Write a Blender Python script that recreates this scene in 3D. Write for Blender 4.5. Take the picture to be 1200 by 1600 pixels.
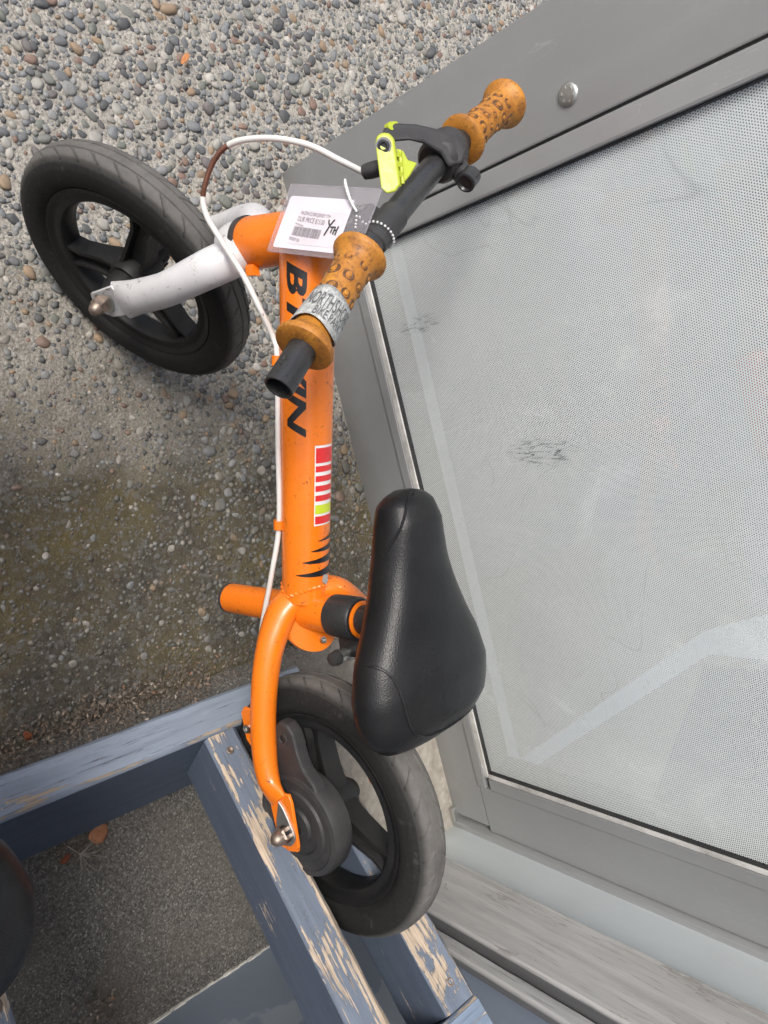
import bpy, bmesh, math, random
import numpy as np
from mathutils import Vector, Matrix, noise

# ------------------------------------------------------------------ scene, camera, light
sc = bpy.context.scene
for o in list(bpy.data.objects):
    bpy.data.objects.remove(o)
col = sc.collection
rng = random.Random(7)

CAM_H = 0.8295
cd = bpy.data.cameras.new('camera')
cd.sensor_fit = 'VERTICAL'; cd.sensor_height = 36.0; cd.lens = 25.425
cd.clip_start = 0.01; cd.clip_end = 400
cam = bpy.data.objects.new('camera', cd); col.objects.link(cam)
cu = Vector((0.0121, 0.7521, 0.6590)); cv = Vector((0.9999, -0.0091, -0.0080)); cf = Vector((0.0, 0.6590, -0.7521))
cf = cu.cross(cv).normalized(); cu.normalize(); cv = cf.cross(cu)
m = Matrix((cu, -cv, -cf)).transposed().to_4x4(); m.translation = (0, 0, CAM_H)
cam.matrix_world = m
sc.camera = cam

SUN_EL, SUN_AZ = math.radians(54), math.radians(208)     # azimuth of the light, from +Y clockwise
w = bpy.data.worlds.new('World'); sc.world = w; w.use_nodes = True
nt = w.node_tree; bg = nt.nodes['Background']
sky = nt.nodes.new('ShaderNodeTexSky'); sky.sky_type = 'NISHITA'; sky.sun_disc = False
sky.sun_elevation = SUN_EL; sky.sun_rotation = SUN_AZ
sky.air_density = 1.0; sky.dust_density = 3.6; sky.ozone_density = 0.6
nt.links.new(sky.outputs[0], bg.inputs[0]); bg.inputs[1].default_value = 0.115
sd = bpy.data.lights.new('sun', 'SUN'); sd.energy = 1.75; sd.angle = math.radians(20); sd.color = (1, .985, .955)
sun = bpy.data.objects.new('sun', sd); col.objects.link(sun)
ldir = Vector((math.sin(SUN_AZ) * math.cos(SUN_EL), math.cos(SUN_AZ) * math.cos(SUN_EL), math.sin(SUN_EL)))
sun.rotation_euler = ldir.to_track_quat('Z', 'Y').to_euler(); sun.location = ldir * 20
sc.view_settings.view_transform = 'Standard'; sc.view_settings.look = 'None'
sc.view_settings.exposure = 0.78; sc.view_settings.gamma = 1
sc.render.engine = 'CYCLES'
sc.cycles.max_bounces = 5; sc.cycles.diffuse_bounces = 2; sc.cycles.glossy_bounces = 3; sc.cycles.transmission_bounces = 3; sc.cycles.transparent_max_bounces = 10
sc.cycles.use_adaptive_sampling = True; sc.cycles.adaptive_threshold = .03; sc.cycles.caustics_reflective = False; sc.cycles.caustics_refractive = False

# ------------------------------------------------------------------ reference frames of the place
V = Vector
W0 = V((-0.4639, 0.5487, 0)); WD = V((0.9526, 0.3041, 0)).normalized(); WN = V((WD.y, -WD.x, 0))     # shop window plane
RR = V((-0.1577, 0.9875, 0)).normalized()                                                        # along rack and blue wall
TH = math.radians(41.5)
HH = V((RR.y, -RR.x, 0))
RS = HH * math.cos(TH) + V((0, 0, math.sin(TH)))      # up the slope of the rack
RN = -HH * math.sin(TH) + V((0, 0, math.cos(TH)))     # normal of the rack
RO = V((0.1778, 0.3983, 0.1569))                      # rack: back top edge of the lower rail
BC = V((0.5051, 0.858, 0)); BD = -RR; BN = -HH        # inner corner, along the blue wall to us, its normal
def wp(s, off, h): return W0 + WD * s + WN * off + V((0, 0, h))
def bp(q, off, h): return BC + BD * q + BN * off + V((0, 0, h))
# bike frame (rear) and steered front end
cR = V((.2753, .4133, .2766)); yR, lR = .1735, -.1424
cF = V((-.2439, .2922, .127)); yF, lF = .8367, -.0542
def axle(y, l): return V((-math.sin(y) * math.cos(l), math.cos(y) * math.cos(l), math.sin(l)))
aR = axle(yR, lR); tR = V((math.cos(yR), math.sin(yR), 0)); uR = tR.cross(aR)
aF = axle(yF, lF); tF = V((math.cos(yF), math.sin(yF), 0)); uF = tF.cross(aF)
def L(f, s, h): return cR - tR * f + aR * s + uR * h         # forward, to the right, up
def F(t, s, h): return cF + tF * t + aF * s + uF * h         # backward, to the right, up

# ------------------------------------------------------------------ mesh helpers
def mk(name, verts, faces, mat, parent=None, smooth=True, mw=None, auto=None):
    """one mesh object; verts are world positions unless mw (local axes) is given"""
    me = bpy.data.meshes.new(name)
    o = bpy.data.objects.new(name, me); col.objects.link(o)
    po = V((0, 0, 0))
    if parent is not None:
        q = parent
        while q is not None:
            po = po + q.location; q = q.parent
    if mw is None:
        vs = [V(v) for v in verts]
        c = sum(vs, V((0, 0, 0))) / len(vs)
        me.from_pydata([v - c for v in vs], [], faces)
        o.location = c - po
    else:
        me.from_pydata([tuple(v) for v in verts], [], faces)
        m2 = mw.copy(); m2.translation = mw.translation - po
        o.matrix_basis = m2
    if parent is not None: o.parent = parent
    bm = bmesh.new(); bm.from_mesh(me); bmesh.ops.recalc_face_normals(bm, faces=bm.faces)
    bm.to_mesh(me); bm.free()
    if mat is not None: me.materials.append(mat)
    if smooth:
        me.polygons.foreach_set('use_smooth', [True] * len(me.polygons))
        if auto is not None: sharp(me, auto)
    me.update()
    return o
def sharp(me, deg=40):
    bm = bmesh.new(); bm.from_mesh(me); a = math.radians(deg)
    for e in bm.edges:
        if len(e.link_faces) == 2 and e.calc_face_angle(0) > a: e.smooth = False
    bm.to_mesh(me); bm.free()
class MB:
    def __init__(s): s.v = []; s.f = []
    def add(s, vs, fs):
        b = len(s.v); s.v += [V(x) for x in vs]; s.f += [tuple(i + b for i in f) for f in fs]; return s
    def build(s, name, mat, parent=None, smooth=True, mw=None, auto=40):
        return mk(name, s.v, s.f, mat, parent, smooth, mw, auto)
def catmull(pts, k=6):
    pts = [V(p) for p in pts]; out = []
    P = [pts[0] * 2 - pts[1]] + pts + [pts[-1] * 2 - pts[-2]]
    for i in range(1, len(P) - 2):
        for j in range(k):
            t = j / k; a, b, c, d = P[i - 1], P[i], P[i + 1], P[i + 2]
            out.append(.5 * ((2 * b) + (c - a) * t + (2 * a - 5 * b + 4 * c - d) * t * t + (3 * b - a - 3 * c + d) * t ** 3))
    out.append(pts[-1]); return out
def lerp_list(r, n):
    if isinstance(r, (int, float)): return [r] * n
    return [float(np.interp(i / (n - 1), np.linspace(0, 1, len(r)), r)) for i in range(n)]
def tube(path, rad, seg=20, cap=True, flat=None, ref=None):
    """tube along a path; flat = (list of width factors, list of thickness factors) relative to ref direction"""
    n = len(path); path = [V(p) for p in path]; rads = lerp_list(rad, n)
    vs = []; fs = []; prev = None
    for i in range(n):
        t = (path[min(i + 1, n - 1)] - path[max(i - 1, 0)]).normalized()
        if prev is None:
            x = V(ref) if ref is not None else (V((0, 0, 1)) if abs(t.z) < .9 else V((1, 0, 0)))
        else: x = prev
        x = (x - t * x.dot(t)).normalized(); y = t.cross(x); prev = x
        fa, fb = (1, 1) if flat is None else (lerp_list(flat[0], n)[i], lerp_list(flat[1], n)[i])
        for j in range(seg):
            a = 2 * math.pi * j / seg
            vs.append(path[i] + x * math.cos(a) * rads[i] * fa + y * math.sin(a) * rads[i] * fb)
    for i in range(n - 1):
        for j in range(seg):
            a = i * seg + j; b = i * seg + (j + 1) % seg
            fs.append((a, b, b + seg, a + seg))
    if cap: fs.append(tuple(range(seg))[::-1]); fs.append(tuple((n - 1) * seg + j for j in range(seg)))
    return vs, fs
def basis(z, xref=None):
    z = V(z).normalized()
    x = V(xref) if xref is not None else (V((0, 0, 1)) if abs(z.z) < .9 else V((1, 0, 0)))
    x = (x - z * x.dot(z)).normalized(); return x, z.cross(x), z
def lathe(c, axis, prof, seg=32, close=False, xref=None, capends=True):
    """prof: list of (offset along axis, radius)"""
    x, y, z = basis(axis, xref); c = V(c); vs = []; fs = []; n = len(prof)
    for (h, r) in prof:
        for j in range(seg):
            a = 2 * math.pi * j / seg
            vs.append(c + z * h + (x * math.cos(a) + y * math.sin(a)) * r)
    for i in range(n if close else n - 1):
        i2 = (i + 1) % n
        for j in range(seg):
            j2 = (j + 1) % seg
            fs.append((i * seg + j, i * seg + j2, i2 * seg + j2, i2 * seg + j))
    if capends and not close:
        fs.append(tuple(range(seg))[::-1]); fs.append(tuple((n - 1) * seg + j for j in range(seg)))
    return vs, fs
def extrude(poly, d):
    """closed polygon of points, pushed along vector d"""
    n = len(poly); vs = [V(p) for p in poly] + [V(p) + V(d) for p in poly]
    fs = [tuple(range(n))[::-1], tuple(range(n, 2 * n))] + [(i, (i + 1) % n, (i + 1) % n + n, i + n) for i in range(n)]
    return vs, fs
def box(o, dx, dy, dz):
    o, dx, dy, dz = V(o), V(dx), V(dy), V(dz)
    vs = [o, o + dx, o + dx + dy, o + dy]; vs += [p + dz for p in vs]
    return vs, [(3, 2, 1, 0), (4, 5, 6, 7), (0, 1, 5, 4), (1, 2, 6, 5), (2, 3, 7, 6), (3, 0, 4, 7)]
def bevel(o, wdt, seg=2):
    bm = bmesh.new(); bm.from_mesh(o.data)
    bmesh.ops.bevel(bm, geom=[e for e in bm.edges if len(e.link_faces) == 2 and e.calc_face_angle(0) > .5], offset=wdt, segments=seg, affect='EDGES', profile=.6)
    bm.to_mesh(o.data); bm.free()
    o.data.polygons.foreach_set('use_smooth', [True] * len(o.data.polygons)); sharp(o.data, 35)
    return o
def rounded(cx, cy, hw, hh, r, k=5):
    out = []
    for sx, sy, a0 in ((1, 1, 0), (-1, 1, 90), (-1, -1, 180), (1, -1, 270)):
        for i in range(k + 1):
            a = math.radians(a0 + 90 * i / k); out.append((cx + sx * (hw - r) + r * math.cos(a), cy + sy * (hh - r) + r * math.sin(a)))
    return out
def thing(name, loc, label, cat, group=None):
    o = bpy.data.objects.new(name, None); col.objects.link(o); o.location = loc; o.empty_display_size = .05
    return tag(o, label, cat, group)
def tag(o, label, cat, group=None):
    o['label'] = label; o['category'] = cat
    if group: o['group'] = group
    return o

# ------------------------------------------------------------------ material helpers
class NT:
    def __init__(s, name):
        s.m = bpy.data.materials.new(name); s.m.use_nodes = True; s.t = s.m.node_tree
        s.b = s.t.nodes['Principled BSDF']; s.out = s.t.nodes['Material Output']
    def n(s, typ, **kw):
        nd = s.t.nodes.new('ShaderNode' + typ)
        for k, v in kw.items():
            if hasattr(nd, k) and k not in ('Scale',): setattr(nd, k, v)
        return nd
    def l(s, a, b): s.t.links.new(a, b)
    def obj(s): return s.n('TexCoord').outputs['Object']
    def geo(s): return s.n('NewGeometry')
    def mapping(s, src, scale=(1, 1, 1), loc=(0, 0, 0)):
        nd = s.n('Mapping'); s.l(src, nd.inputs[0]); nd.inputs['Scale'].default_value = scale; nd.inputs['Location'].default_value = loc; return nd.outputs[0]
    def noise(s, src, scale, detail=4, rough=.55, dist=0):
        nd = s.n('TexNoise'); s.l(src, nd.inputs['Vector']); nd.inputs['Scale'].default_value = scale
        nd.inputs['Detail'].default_value = detail; nd.inputs['Roughness'].default_value = rough; nd.inputs['Distortion'].default_value = dist
        return nd.outputs['Fac']
    def vor(s, src, scale, feature='F1', out='Distance', rnd=1):
        nd = s.n('TexVoronoi'); nd.feature = feature; s.l(src, nd.inputs['Vector']); nd.inputs['Scale'].default_value = scale
        nd.inputs['Randomness'].default_value = rnd; return nd.outputs[out]
    def ramp(s, fac, stops, interp='LINEAR'):
        nd = s.n('ValToRGB'); nd.color_ramp.interpolation = interp
        while len(nd.color_ramp.elements) < len(stops): nd.color_ramp.elements.new(.5)
        for e, (p, c) in zip(nd.color_ramp.elements, stops):
            e.position = p; e.color = (c, c, c, 1) if isinstance(c, (int, float)) else (*c, 1)
        s.l(fac, nd.inputs[0]); return nd.outputs[0]
    def math(s, op, a, b=None, c=None, clamp=False):
        nd = s.n('Math'); nd.operation = op; nd.use_clamp = clamp
        for i, x in enumerate((a, b, c)):
            if x is None: continue
            if isinstance(x, (int, float)): nd.inputs[i].default_value = x
            else: s.l(x, nd.inputs[i])
        return nd.outputs[0]
    def mix(s, fac, a, b, mode='MIX'):
        nd = s.n('Mix'); nd.data_type = 'RGBA'; nd.blend_type = mode
        for i, x in ((0, fac), (6, a), (7, b)):
            if isinstance(x, (int, float)) and i == 0: nd.inputs[0].default_value = x
            elif isinstance(x, (tuple, list)): nd.inputs[i].default_value = (*x, 1)
            else: s.l(x, nd.inputs[i])
        return nd.outputs[2]
    def xyz(s, src):
        nd = s.n('SeparateXYZ'); s.l(src, nd.inputs[0]); return nd.outputs
    def bump(s, h, strength=.3, dist=.002):
        nd = s.n('Bump'); nd.inputs['Strength'].default_value = strength; nd.inputs['Distance'].default_value = dist
        s.l(h, nd.inputs['Height']); s.l(nd.outputs[0], s.b.inputs['Normal']); return nd
    def set(s, color=None, rough=None, metal=None, spec=None, coat=None, coat_rough=None):
        for key, x in (('Base Color', color), ('Roughness', rough), ('Metallic', metal), ('Specular IOR Level', spec), ('Coat Weight', coat), ('Coat Roughness', coat_rough)):
            if x is None: continue
            if isinstance(x, (int, float)): s.b.inputs[key].default_value = x
            elif isinstance(x, (tuple, list)): s.b.inputs[key].default_value = (*x, 1)
            else: s.l(x, s.b.inputs[key])
        return s
def scuffed(name, base, dirt, rough=.4, scale=60, amount=.12, coat=0, chip=None, spec=.5, thr=.655, scr=None):
    n = NT(name); p = n.geo().outputs['Position']
    a = n.noise(p, scale * .25, 5, .65); b = n.noise(p, scale * 4, 3, .6)
    c = n.mix(n.ramp(a, [(.38, 0), (.72, amount * 3.2)]), base, dirt)
    if chip is not None:
        k = n.noise(n.mapping(p, (1, 1, 1)), scale * 2.2, 6, .75, .6)
        c = n.mix(n.ramp(k, [(thr, 0), (thr + .01, 1)]), c, chip)
    if scr is not None:
        ln = n.math('ABSOLUTE', n.math('SUBTRACT', n.noise(n.mapping(p, (1, 1, 2.6)), 34, 3, .6, 1.2), .5)); lm = n.noise(p, 60, 3)
        c = n.mix(n.math('MULTIPLY', n.ramp(ln, [(.003, .8), (.008, 0)]), n.ramp(lm, [(.55, 0), (.60, 1)])), c, scr)
        c = n.mix(n.ramp(n.noise(p, 900, 3, .7), [(.66, 0), (.70, .6)]), c, scr)
    n.set(c, n.ramp(b, [(.3, max(rough - .08, .05)), (.75, min(rough + .14, 1))]), spec=spec, coat=coat, coat_rough=.15)
    n.bump(b, .06, .001); return n.m
def plain(name, c, rough=.5, metal=0, spec=.5):
    n = NT(name); p = n.geo().outputs['Position']; b = n.noise(p, 300, 3)
    n.set(n.mix(n.ramp(n.noise(p, 45, 4, .6), [(.4, 0), (.8, .35)]), c, tuple(x * .6 for x in c)), n.ramp(b, [(.3, max(rough - .08, .04)), (.7, min(1, rough + .1))]), metal, spec); return n.m

MAT = {}
MAT['orange'] = scuffed('orange_paint', (.83, .19, .008), (.55, .12, .01), .32, 50, .10, coat=.35, chip=(.10, .035, .012), thr=.64, scr=(.30, .065, .01))
MAT['white_paint'] = scuffed('white_fork_paint', (.62, .615, .62), (.42, .41, .40), .38, 60, .14, coat=.2, chip=(.13, .10, .08), thr=.632, scr=(.25, .23, .21))
MAT['black_metal'] = scuffed('black_bar_paint', (.018, .018, .019), (.05, .048, .045), .33, 80, .2, chip=(.11, .10, .09))
MAT['black_plastic'] = scuffed('black_plastic', (.022, .022, .023), (.06, .056, .052), .5, 90, .22, chip=(.16, .13, .11))
MAT['rim'] = scuffed('rim_plastic', (.010, .010, .0105), (.026, .0245, .023), .5, 90, .2, spec=.3)
MAT['drum'] = scuffed('drum_plastic', (.024, .024, .0255), (.055, .052, .049), .55, 90, .25, spec=.35)
MAT['lime'] = scuffed('lime_plastic', (.43, .50, .035), (.34, .39, .035), .36, 60, .1)
MAT['steel'] = plain('steel', (.45, .44, .42), .32, 1)
MAT['rusty_steel'] = plain('rusty_nut', (.30, .235, .19), .42, .8)
MAT['zinc'] = plain('zinc_washer', (.52, .52, .50), .38, .9)
MAT['rust'] = plain('rusty_coil', (.15, .062, .038), .6, .35)
MAT['black_ink'] = plain('black_print', (.012, .012, .013), .35)
MAT['decal_red'] = plain('red_print', (.62, .028, .03), .35)
MAT['decal_white'] = plain('white_print', (.72, .70, .68), .4)
MAT['decal_lime'] = plain('lime_print', (.52, .62, .03), .4)
MAT['silver'] = plain('silver_tape', (.5, .5, .47), .35, .5)
MAT['paper'] = plain('card_paper', (.80, .79, .83), .6)
MAT['label_paper'] = plain('label_paper', (.78, .74, .75), .5)
MAT['ink'] = plain('grey_print', (.10, .095, .105), .6)
MAT['white_cable'] = scuffed('white_cable', (.66, .65, .62), (.40, .33, .26), .4, 70, .1, chip=(.16, .09, .06))
MAT['bead'] = plain('bead_chain', (.72, .72, .70), .25, .3)

def m_grip():
    n = NT('grip_rubber'); p = n.geo().outputs['Position']
    a = n.noise(p, 38, 6, .7, .4); f = n.noise(p, 420, 4, .7)
    c = n.mix(n.ramp(a, [(.36, 0), (.66, 1)]), (.54, .225, .025), (.30, .11, .015))
    c = n.mix(n.ramp(f, [(.54, 0), (.70, .8)]), c, (.07, .03, .012))
    c = n.mix(n.ramp(n.noise(p, 85, 5, .75, .8), [(.52, 0), (.66, .75)]), c, (.11, .045, .016))
    n.set(c, .55); n.bump(f, .12, .001); return n.m
MAT['grip'] = m_grip()
def m_gripdark():
    n = NT('grip_grime'); p = n.geo().outputs['Position']
    n.set(n.mix(n.noise(p, 500, 3), (.05, .026, .014), (.16, .065, .016)), .6); return n.m
MAT['grip_dark'] = m_gripdark()

def m_tyre(dust, name):
    n = NT(name); o = n.obj(); x = n.xyz(o)
    rad = n.math('SQRT', n.math('ADD', n.math('MULTIPLY', x[0], x[0]), n.math('MULTIPLY', x[1], x[1])))
    tread = n.ramp(n.math('MULTIPLY', rad, 7.0), [(.825, 0), (.872, 1)])      # .1179 .. .1246 m
    a = n.noise(o, 30, 6, .65); f = n.noise(o, 260, 4, .7)
    dst = n.math('MULTIPLY', tread, n.ramp(a, [(.25, .45), (.7, 1)]))
    sw = n.mix(n.ramp(f, [(.35, 0), (.8, .6)]), (.013, .013, .013), (.036, .034, .031))
    c = n.mix(n.math('MULTIPLY', dst, dust), sw, (.150, .143, .133))
    c = n.mix(n.ramp(n.noise(o, 75, 5, .75), [(.60, 0), (.72, .5)]), c, (.075, .072, .067))
    n.set(c, .72, spec=.22); n.bump(f, .15, .001); return n.m
MAT['tyre'] = m_tyre(.9, 'tyre_rubber'); MAT['tyre_dusty'] = m_tyre(.95, 'dusty_tyre_rubber')

def m_saddle():
    n = NT('saddle_vinyl'); p = n.geo().outputs['Position']
    f = n.noise(p, 1100, 2, .5); v = n.vor(p, 900)
    a = n.noise(p, 16, 5, .6)
    n.set(n.mix(n.ramp(a, [(.4, 0), (.75, .7)]), (.008, .008, .0085), (.020, .0195, .0195)), n.ramp(n.noise(p, 40, 5, .7), [(.3, .27), (.75, .40)]), spec=.28)
    rc = n.n('VectorMath'); rc.operation = 'DISTANCE'; n.l(p, rc.inputs[0]); rc.inputs[1].default_value = tuple(L(.112, .050, .158)); dd_ = rc.outputs['Value']
    ring_ = n.math('MULTIPLY', n.ramp(n.math('SINE', n.math('MULTIPLY', n.math('ADD', dd_, n.math('MULTIPLY', a, .006)), 1150)), [(.45, 0), (.8, 1)]), n.ramp(dd_, [(.010, .8), (.021, 0)]))
    bc = n.b.inputs['Base Color'].links[0].from_socket
    n.set(n.mix(ring_, bc, (.045, .044, .043)))
    n.bump(n.math('ADD', f, v), .22, .0006); return n.m
MAT['saddle'] = m_saddle()

def m_alu(name, base, rough=.42):
    n = NT(name); p = n.geo().outputs['Position']
    sp = n.noise(p, 900, 2, .5); a = n.noise(p, 5, 5, .6); st = n.noise(n.mapping(p, (14, 14, 1.2)), 3, 5, .7)
    c = n.mix(n.ramp(a, [(.35, 0), (.75, .5)]), base, tuple(x * .80 for x in base))
    c = n.mix(n.ramp(sp, [(.74, 0), (.78, .7)]), c, tuple(x * .35 for x in base))
    c = n.mix(n.ramp(st, [(.55, 0), (.9, .4)]), c, tuple(min(1, x * 1.25) for x in base))
    ln = n.math('ABSOLUTE', n.math('SUBTRACT', n.noise(n.mapping(p, (1, 1, .35)), 26, 3, .55, .8), .5)); lm = n.noise(p, 11, 2)
    c = n.mix(n.math('MULTIPLY', n.ramp(ln, [(.0015, .28), (.004, 0)]), n.ramp(lm, [(.56, 0), (.62, 1)])), c, tuple(min(1, x * 1.7) for x in base))
    z = n.xyz(p)[2]; gr = n.ramp(n.math('ADD', z, n.math('MULTIPLY', n.noise(p, 22, 4, .7), .05)), [(.015, .75), (.075, 0)])
    c = n.mix(gr, c, tuple(x * .62 for x in (base[0], base[1] * .96, base[2] * .88)))
    n.set(c, n.ramp(st, [(.3, rough - .07), (.8, rough + .15)]), .35, .5); n.bump(sp, .02, .0005); return n.m
MAT['alu'] = m_alu('grey_anodised_frame', (.35, .355, .357))
MAT['alu_light'] = m_alu('grey_window_bead', (.40, .406, .408))
MAT['gasket'] = plain('black_gasket', (.02, .02, .02), .6)
MAT['chalk'] = scuffed('weathered_white_seal', (.62, .61, .58), (.25, .24, .22), .8, 120, .25)
MAT['pale_metal'] = m_alu('pale_flashing', (.64, .69, .70), .5)
MAT['trim_grey'] = None

def m_glass():
    n = NT('window_glass'); t = n.t
    tr = n.n('BsdfTransparent'); gl = n.n('BsdfGlossy'); gl.inputs['Roughness'].default_value = .015
    tr.inputs[0].default_value = (.975, .985, .98, 1)
    fr = n.n('Fresnel'); bf = n.geo().outputs['Backfacing']
    n.l(n.math('ADD', 1.45, n.math('MULTIPLY', bf, 1 / 1.45 - 1.45)), fr.inputs[0])
    mx = n.n('MixShader'); n.l(fr.outputs[0], mx.inputs[0]); n.l(tr.outputs[0], mx.inputs[1]); n.l(gl.outputs[0], mx.inputs[2])
    n.l(mx.outputs[0], n.out.inputs[0]); return n.m
MAT['glass'] = m_glass()
def m_film():
    """white window film with a hexagonal grid of 1.4 mm holes, smudges and specks"""
    n = NT('perforated_film'); o = n.obj(); x = n.xyz(o)
    pitch = .00245; rowh = pitch * .8660254
    def grid(off):
        u = n.math('ADD', n.math('DIVIDE', x[0], pitch), off); v = n.math('ADD', n.math('DIVIDE', x[1], rowh * 2), off)
        fu = n.math('SUBTRACT', u, n.math('ROUND', u)); fv = n.math('SUBTRACT', v, n.math('ROUND', v))
        fu = n.math('MULTIPLY', fu, pitch); fv = n.math('MULTIPLY', fv, rowh * 2)
        return n.math('SQRT', n.math('ADD', n.math('MULTIPLY', fu, fu), n.math('MULTIPLY', fv, fv)))
    d = n.math('MINIMUM', grid(0), grid(.5))
    hole = n.math('LESS_THAN', d, .00061)
    clog = n.ramp(n.noise(o, 9, 6, .75, .5), [(.55, 0), (.70, .65)])          # holes blocked by grime
    hole = n.math('MULTIPLY', hole, n.math('SUBTRACT', 1, clog))
    sm = n.noise(o, 6, 6, .7, .6); sp = n.noise(o, 160, 3, .6); big = n.noise(o, 2.2, 3, .5)
    c = n.mix(n.ramp(sm, [(.42, 0), (.8, .55)]), (.94, .95, .955), (.84, .86, .865))
    c = n.mix(n.ramp(sp, [(.765, 0), (.79, .8)]), c, (.22, .21, .20))
    hand = n.noise(n.mapping(o, (5, 30, 1), (.4, .2, 0)), 2.2, 6, .75, 1.2)
    msk = n.noise(o, 3.1, 2, .5)
    c = n.mix(n.math('MULTIPLY', n.ramp(hand, [(.62, 0), (.74, .3)]), n.ramp(msk, [(.52, 0), (.62, 1)])), c, (.33, .33, .32))
    def blob(cx, cy, rx, ry): return n.ramp(n.math('ADD', n.math('POWER', n.math('DIVIDE', n.math('SUBTRACT', x[0], cx), rx), 2), n.math('POWER', n.math('DIVIDE', n.math('SUBTRACT', x[1], cy), ry), 2)), [(.25, 1), (1, 0)])
    strk = n.ramp(n.noise(n.mapping(o, (330, 55, 1)), 1, 5, .75, .6), [(.50, 0), (.60, .85)])
    sc1 = n.math('MULTIPLY', n.math('MAXIMUM', blob(.280, .205, .020, .055), blob(.104, .062, .012, .04)), strk)
    c = n.mix(sc1, c, (.20, .20, .20))
    ln = n.math('ABSOLUTE', n.math('SUBTRACT', n.noise(o, 4.2, 2, .5, .7), .5)); lm = n.noise(o, 7, 2)
    c = n.mix(n.math('MULTIPLY', n.ramp(ln, [(.0004, .22), (.0010, 0)]), n.ramp(lm, [(.45, 0), (.55, 1)])), c, (.36, .36, .36))
    n.set(c, .45); n.l(n.math('SUBTRACT', 1, hole), n.b.inputs['Alpha']); return n.m
MAT['film'] = m_film()

def m_wood(name, paint, bare, wear=.5, dark=(.05, .045, .04), edge=1.0, hw=.02, hz=.04, side=None, cracks=.5):
    """painted timber, grain along local x; the top (local +z) is paler and worn in long flakes, the sides are darker"""
    n = NT(name); o = n.obj(); x = n.xyz(o); rnd = n.n('ObjectInfo').outputs['Random']
    ofs = n.n('Combine' + 'XYZ'); n.l(n.math('MULTIPLY', rnd, 7.3), ofs.inputs[0]); n.l(n.math('MULTIPLY', rnd, 3.1), ofs.inputs[1])
    ad = n.n('VectorMath'); ad.operation = 'ADD'; n.l(o, ad.inputs[0]); n.l(ofs.outputs[0], ad.inputs[1]); o2 = ad.outputs[0]
    g = n.noise(n.mapping(o2, (14, 420, 420)), 1.0, 6, .7, .3)           # fine grain
    g2 = n.noise(n.mapping(o2, (5, 80, 80)), 1.0, 5, .6, .6)
    patch = n.noise(n.mapping(o2, (9, 30, 30)), 1.0, 6, .70, .7)
    spot = n.noise(o2, 160, 5, .7)
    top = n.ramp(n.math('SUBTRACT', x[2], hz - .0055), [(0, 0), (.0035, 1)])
    ed = n.ramp(n.math('DIVIDE', n.math('ABSOLUTE', x[1]), hw), [(.66, 0), (1.0, .11 * edge)])
    k = n.math('ADD', n.math('ADD', n.math('MULTIPLY', patch, .70), n.math('MULTIPLY', g, .36)), ed)
    k = n.math('SUBTRACT', k, n.math('MULTIPLY', n.math('SUBTRACT', 1, top), .21))
    worn = n.ramp(k, [(.615 - wear * .06, 0), (.625 - wear * .06, 1)])
    bw = n.mix(n.ramp(g, [(.36, 0), (.62, 1)]), tuple(c * .42 for c in bare), bare)
    bw = n.mix(n.ramp(g2, [(.45, 0), (.75, .6)]), bw, tuple(c * .62 + .02 for c in bare))
    pt = n.mix(n.ramp(g2, [(.3, 0), (.75, 1)]), paint, tuple(min(1, c * 1.45 + .012) for c in paint))
    pt = n.mix(n.ramp(g, [(.57, 0), (.65, cracks)]), pt, dark)
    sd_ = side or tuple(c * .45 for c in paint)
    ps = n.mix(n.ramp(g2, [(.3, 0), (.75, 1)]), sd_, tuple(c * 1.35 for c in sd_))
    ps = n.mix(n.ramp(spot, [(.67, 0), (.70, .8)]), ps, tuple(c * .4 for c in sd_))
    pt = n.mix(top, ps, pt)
    n.set(n.mix(worn, pt, bw), n.mix(worn, (.55, .55, .55), (.88, .88, .88)), spec=.3)
    h = n.math('SUBTRACT', n.math('MULTIPLY', g, .6), n.math('MULTIPLY', worn, .7))
    n.bump(h, .7, .0012); return n.m
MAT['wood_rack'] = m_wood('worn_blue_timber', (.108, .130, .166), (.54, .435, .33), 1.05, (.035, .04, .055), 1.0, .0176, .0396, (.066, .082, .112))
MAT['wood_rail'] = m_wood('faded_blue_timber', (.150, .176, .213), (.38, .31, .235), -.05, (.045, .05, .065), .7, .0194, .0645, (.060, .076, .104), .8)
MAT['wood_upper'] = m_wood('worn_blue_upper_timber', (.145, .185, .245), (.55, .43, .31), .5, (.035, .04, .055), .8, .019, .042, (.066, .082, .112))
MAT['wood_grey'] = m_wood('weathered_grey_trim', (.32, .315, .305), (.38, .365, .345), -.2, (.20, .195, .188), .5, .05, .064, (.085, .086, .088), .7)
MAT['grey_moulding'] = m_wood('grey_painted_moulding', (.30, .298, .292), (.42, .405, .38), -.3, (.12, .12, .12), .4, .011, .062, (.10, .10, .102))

def m_bluewall():
    n = NT('blue_wall_paint'); p = n.geo().outputs['Position']
    a = n.noise(p, 7, 5, .6, .3); f = n.noise(p, 200, 4, .6)
    c = n.mix(n.ramp(a, [(.515, 0), (.535, 1)]), (.165, .195, .240), (.235, .268, .305))
    c = n.mix(n.ramp(n.noise(p, 95, 5, .7), [(.70, 0), (.74, .8)]), c, (.03, .036, .05))
    n.set(c, .5); n.bump(f, .08, .001); return n.m
MAT['blue_wall'] = m_bluewall()
MAT['chipped'] = scuffed('chipped_white_filler', (.60, .58, .53), (.22, .2, .18), .85, 150, .3, chip=(.12, .11, .1))

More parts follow.
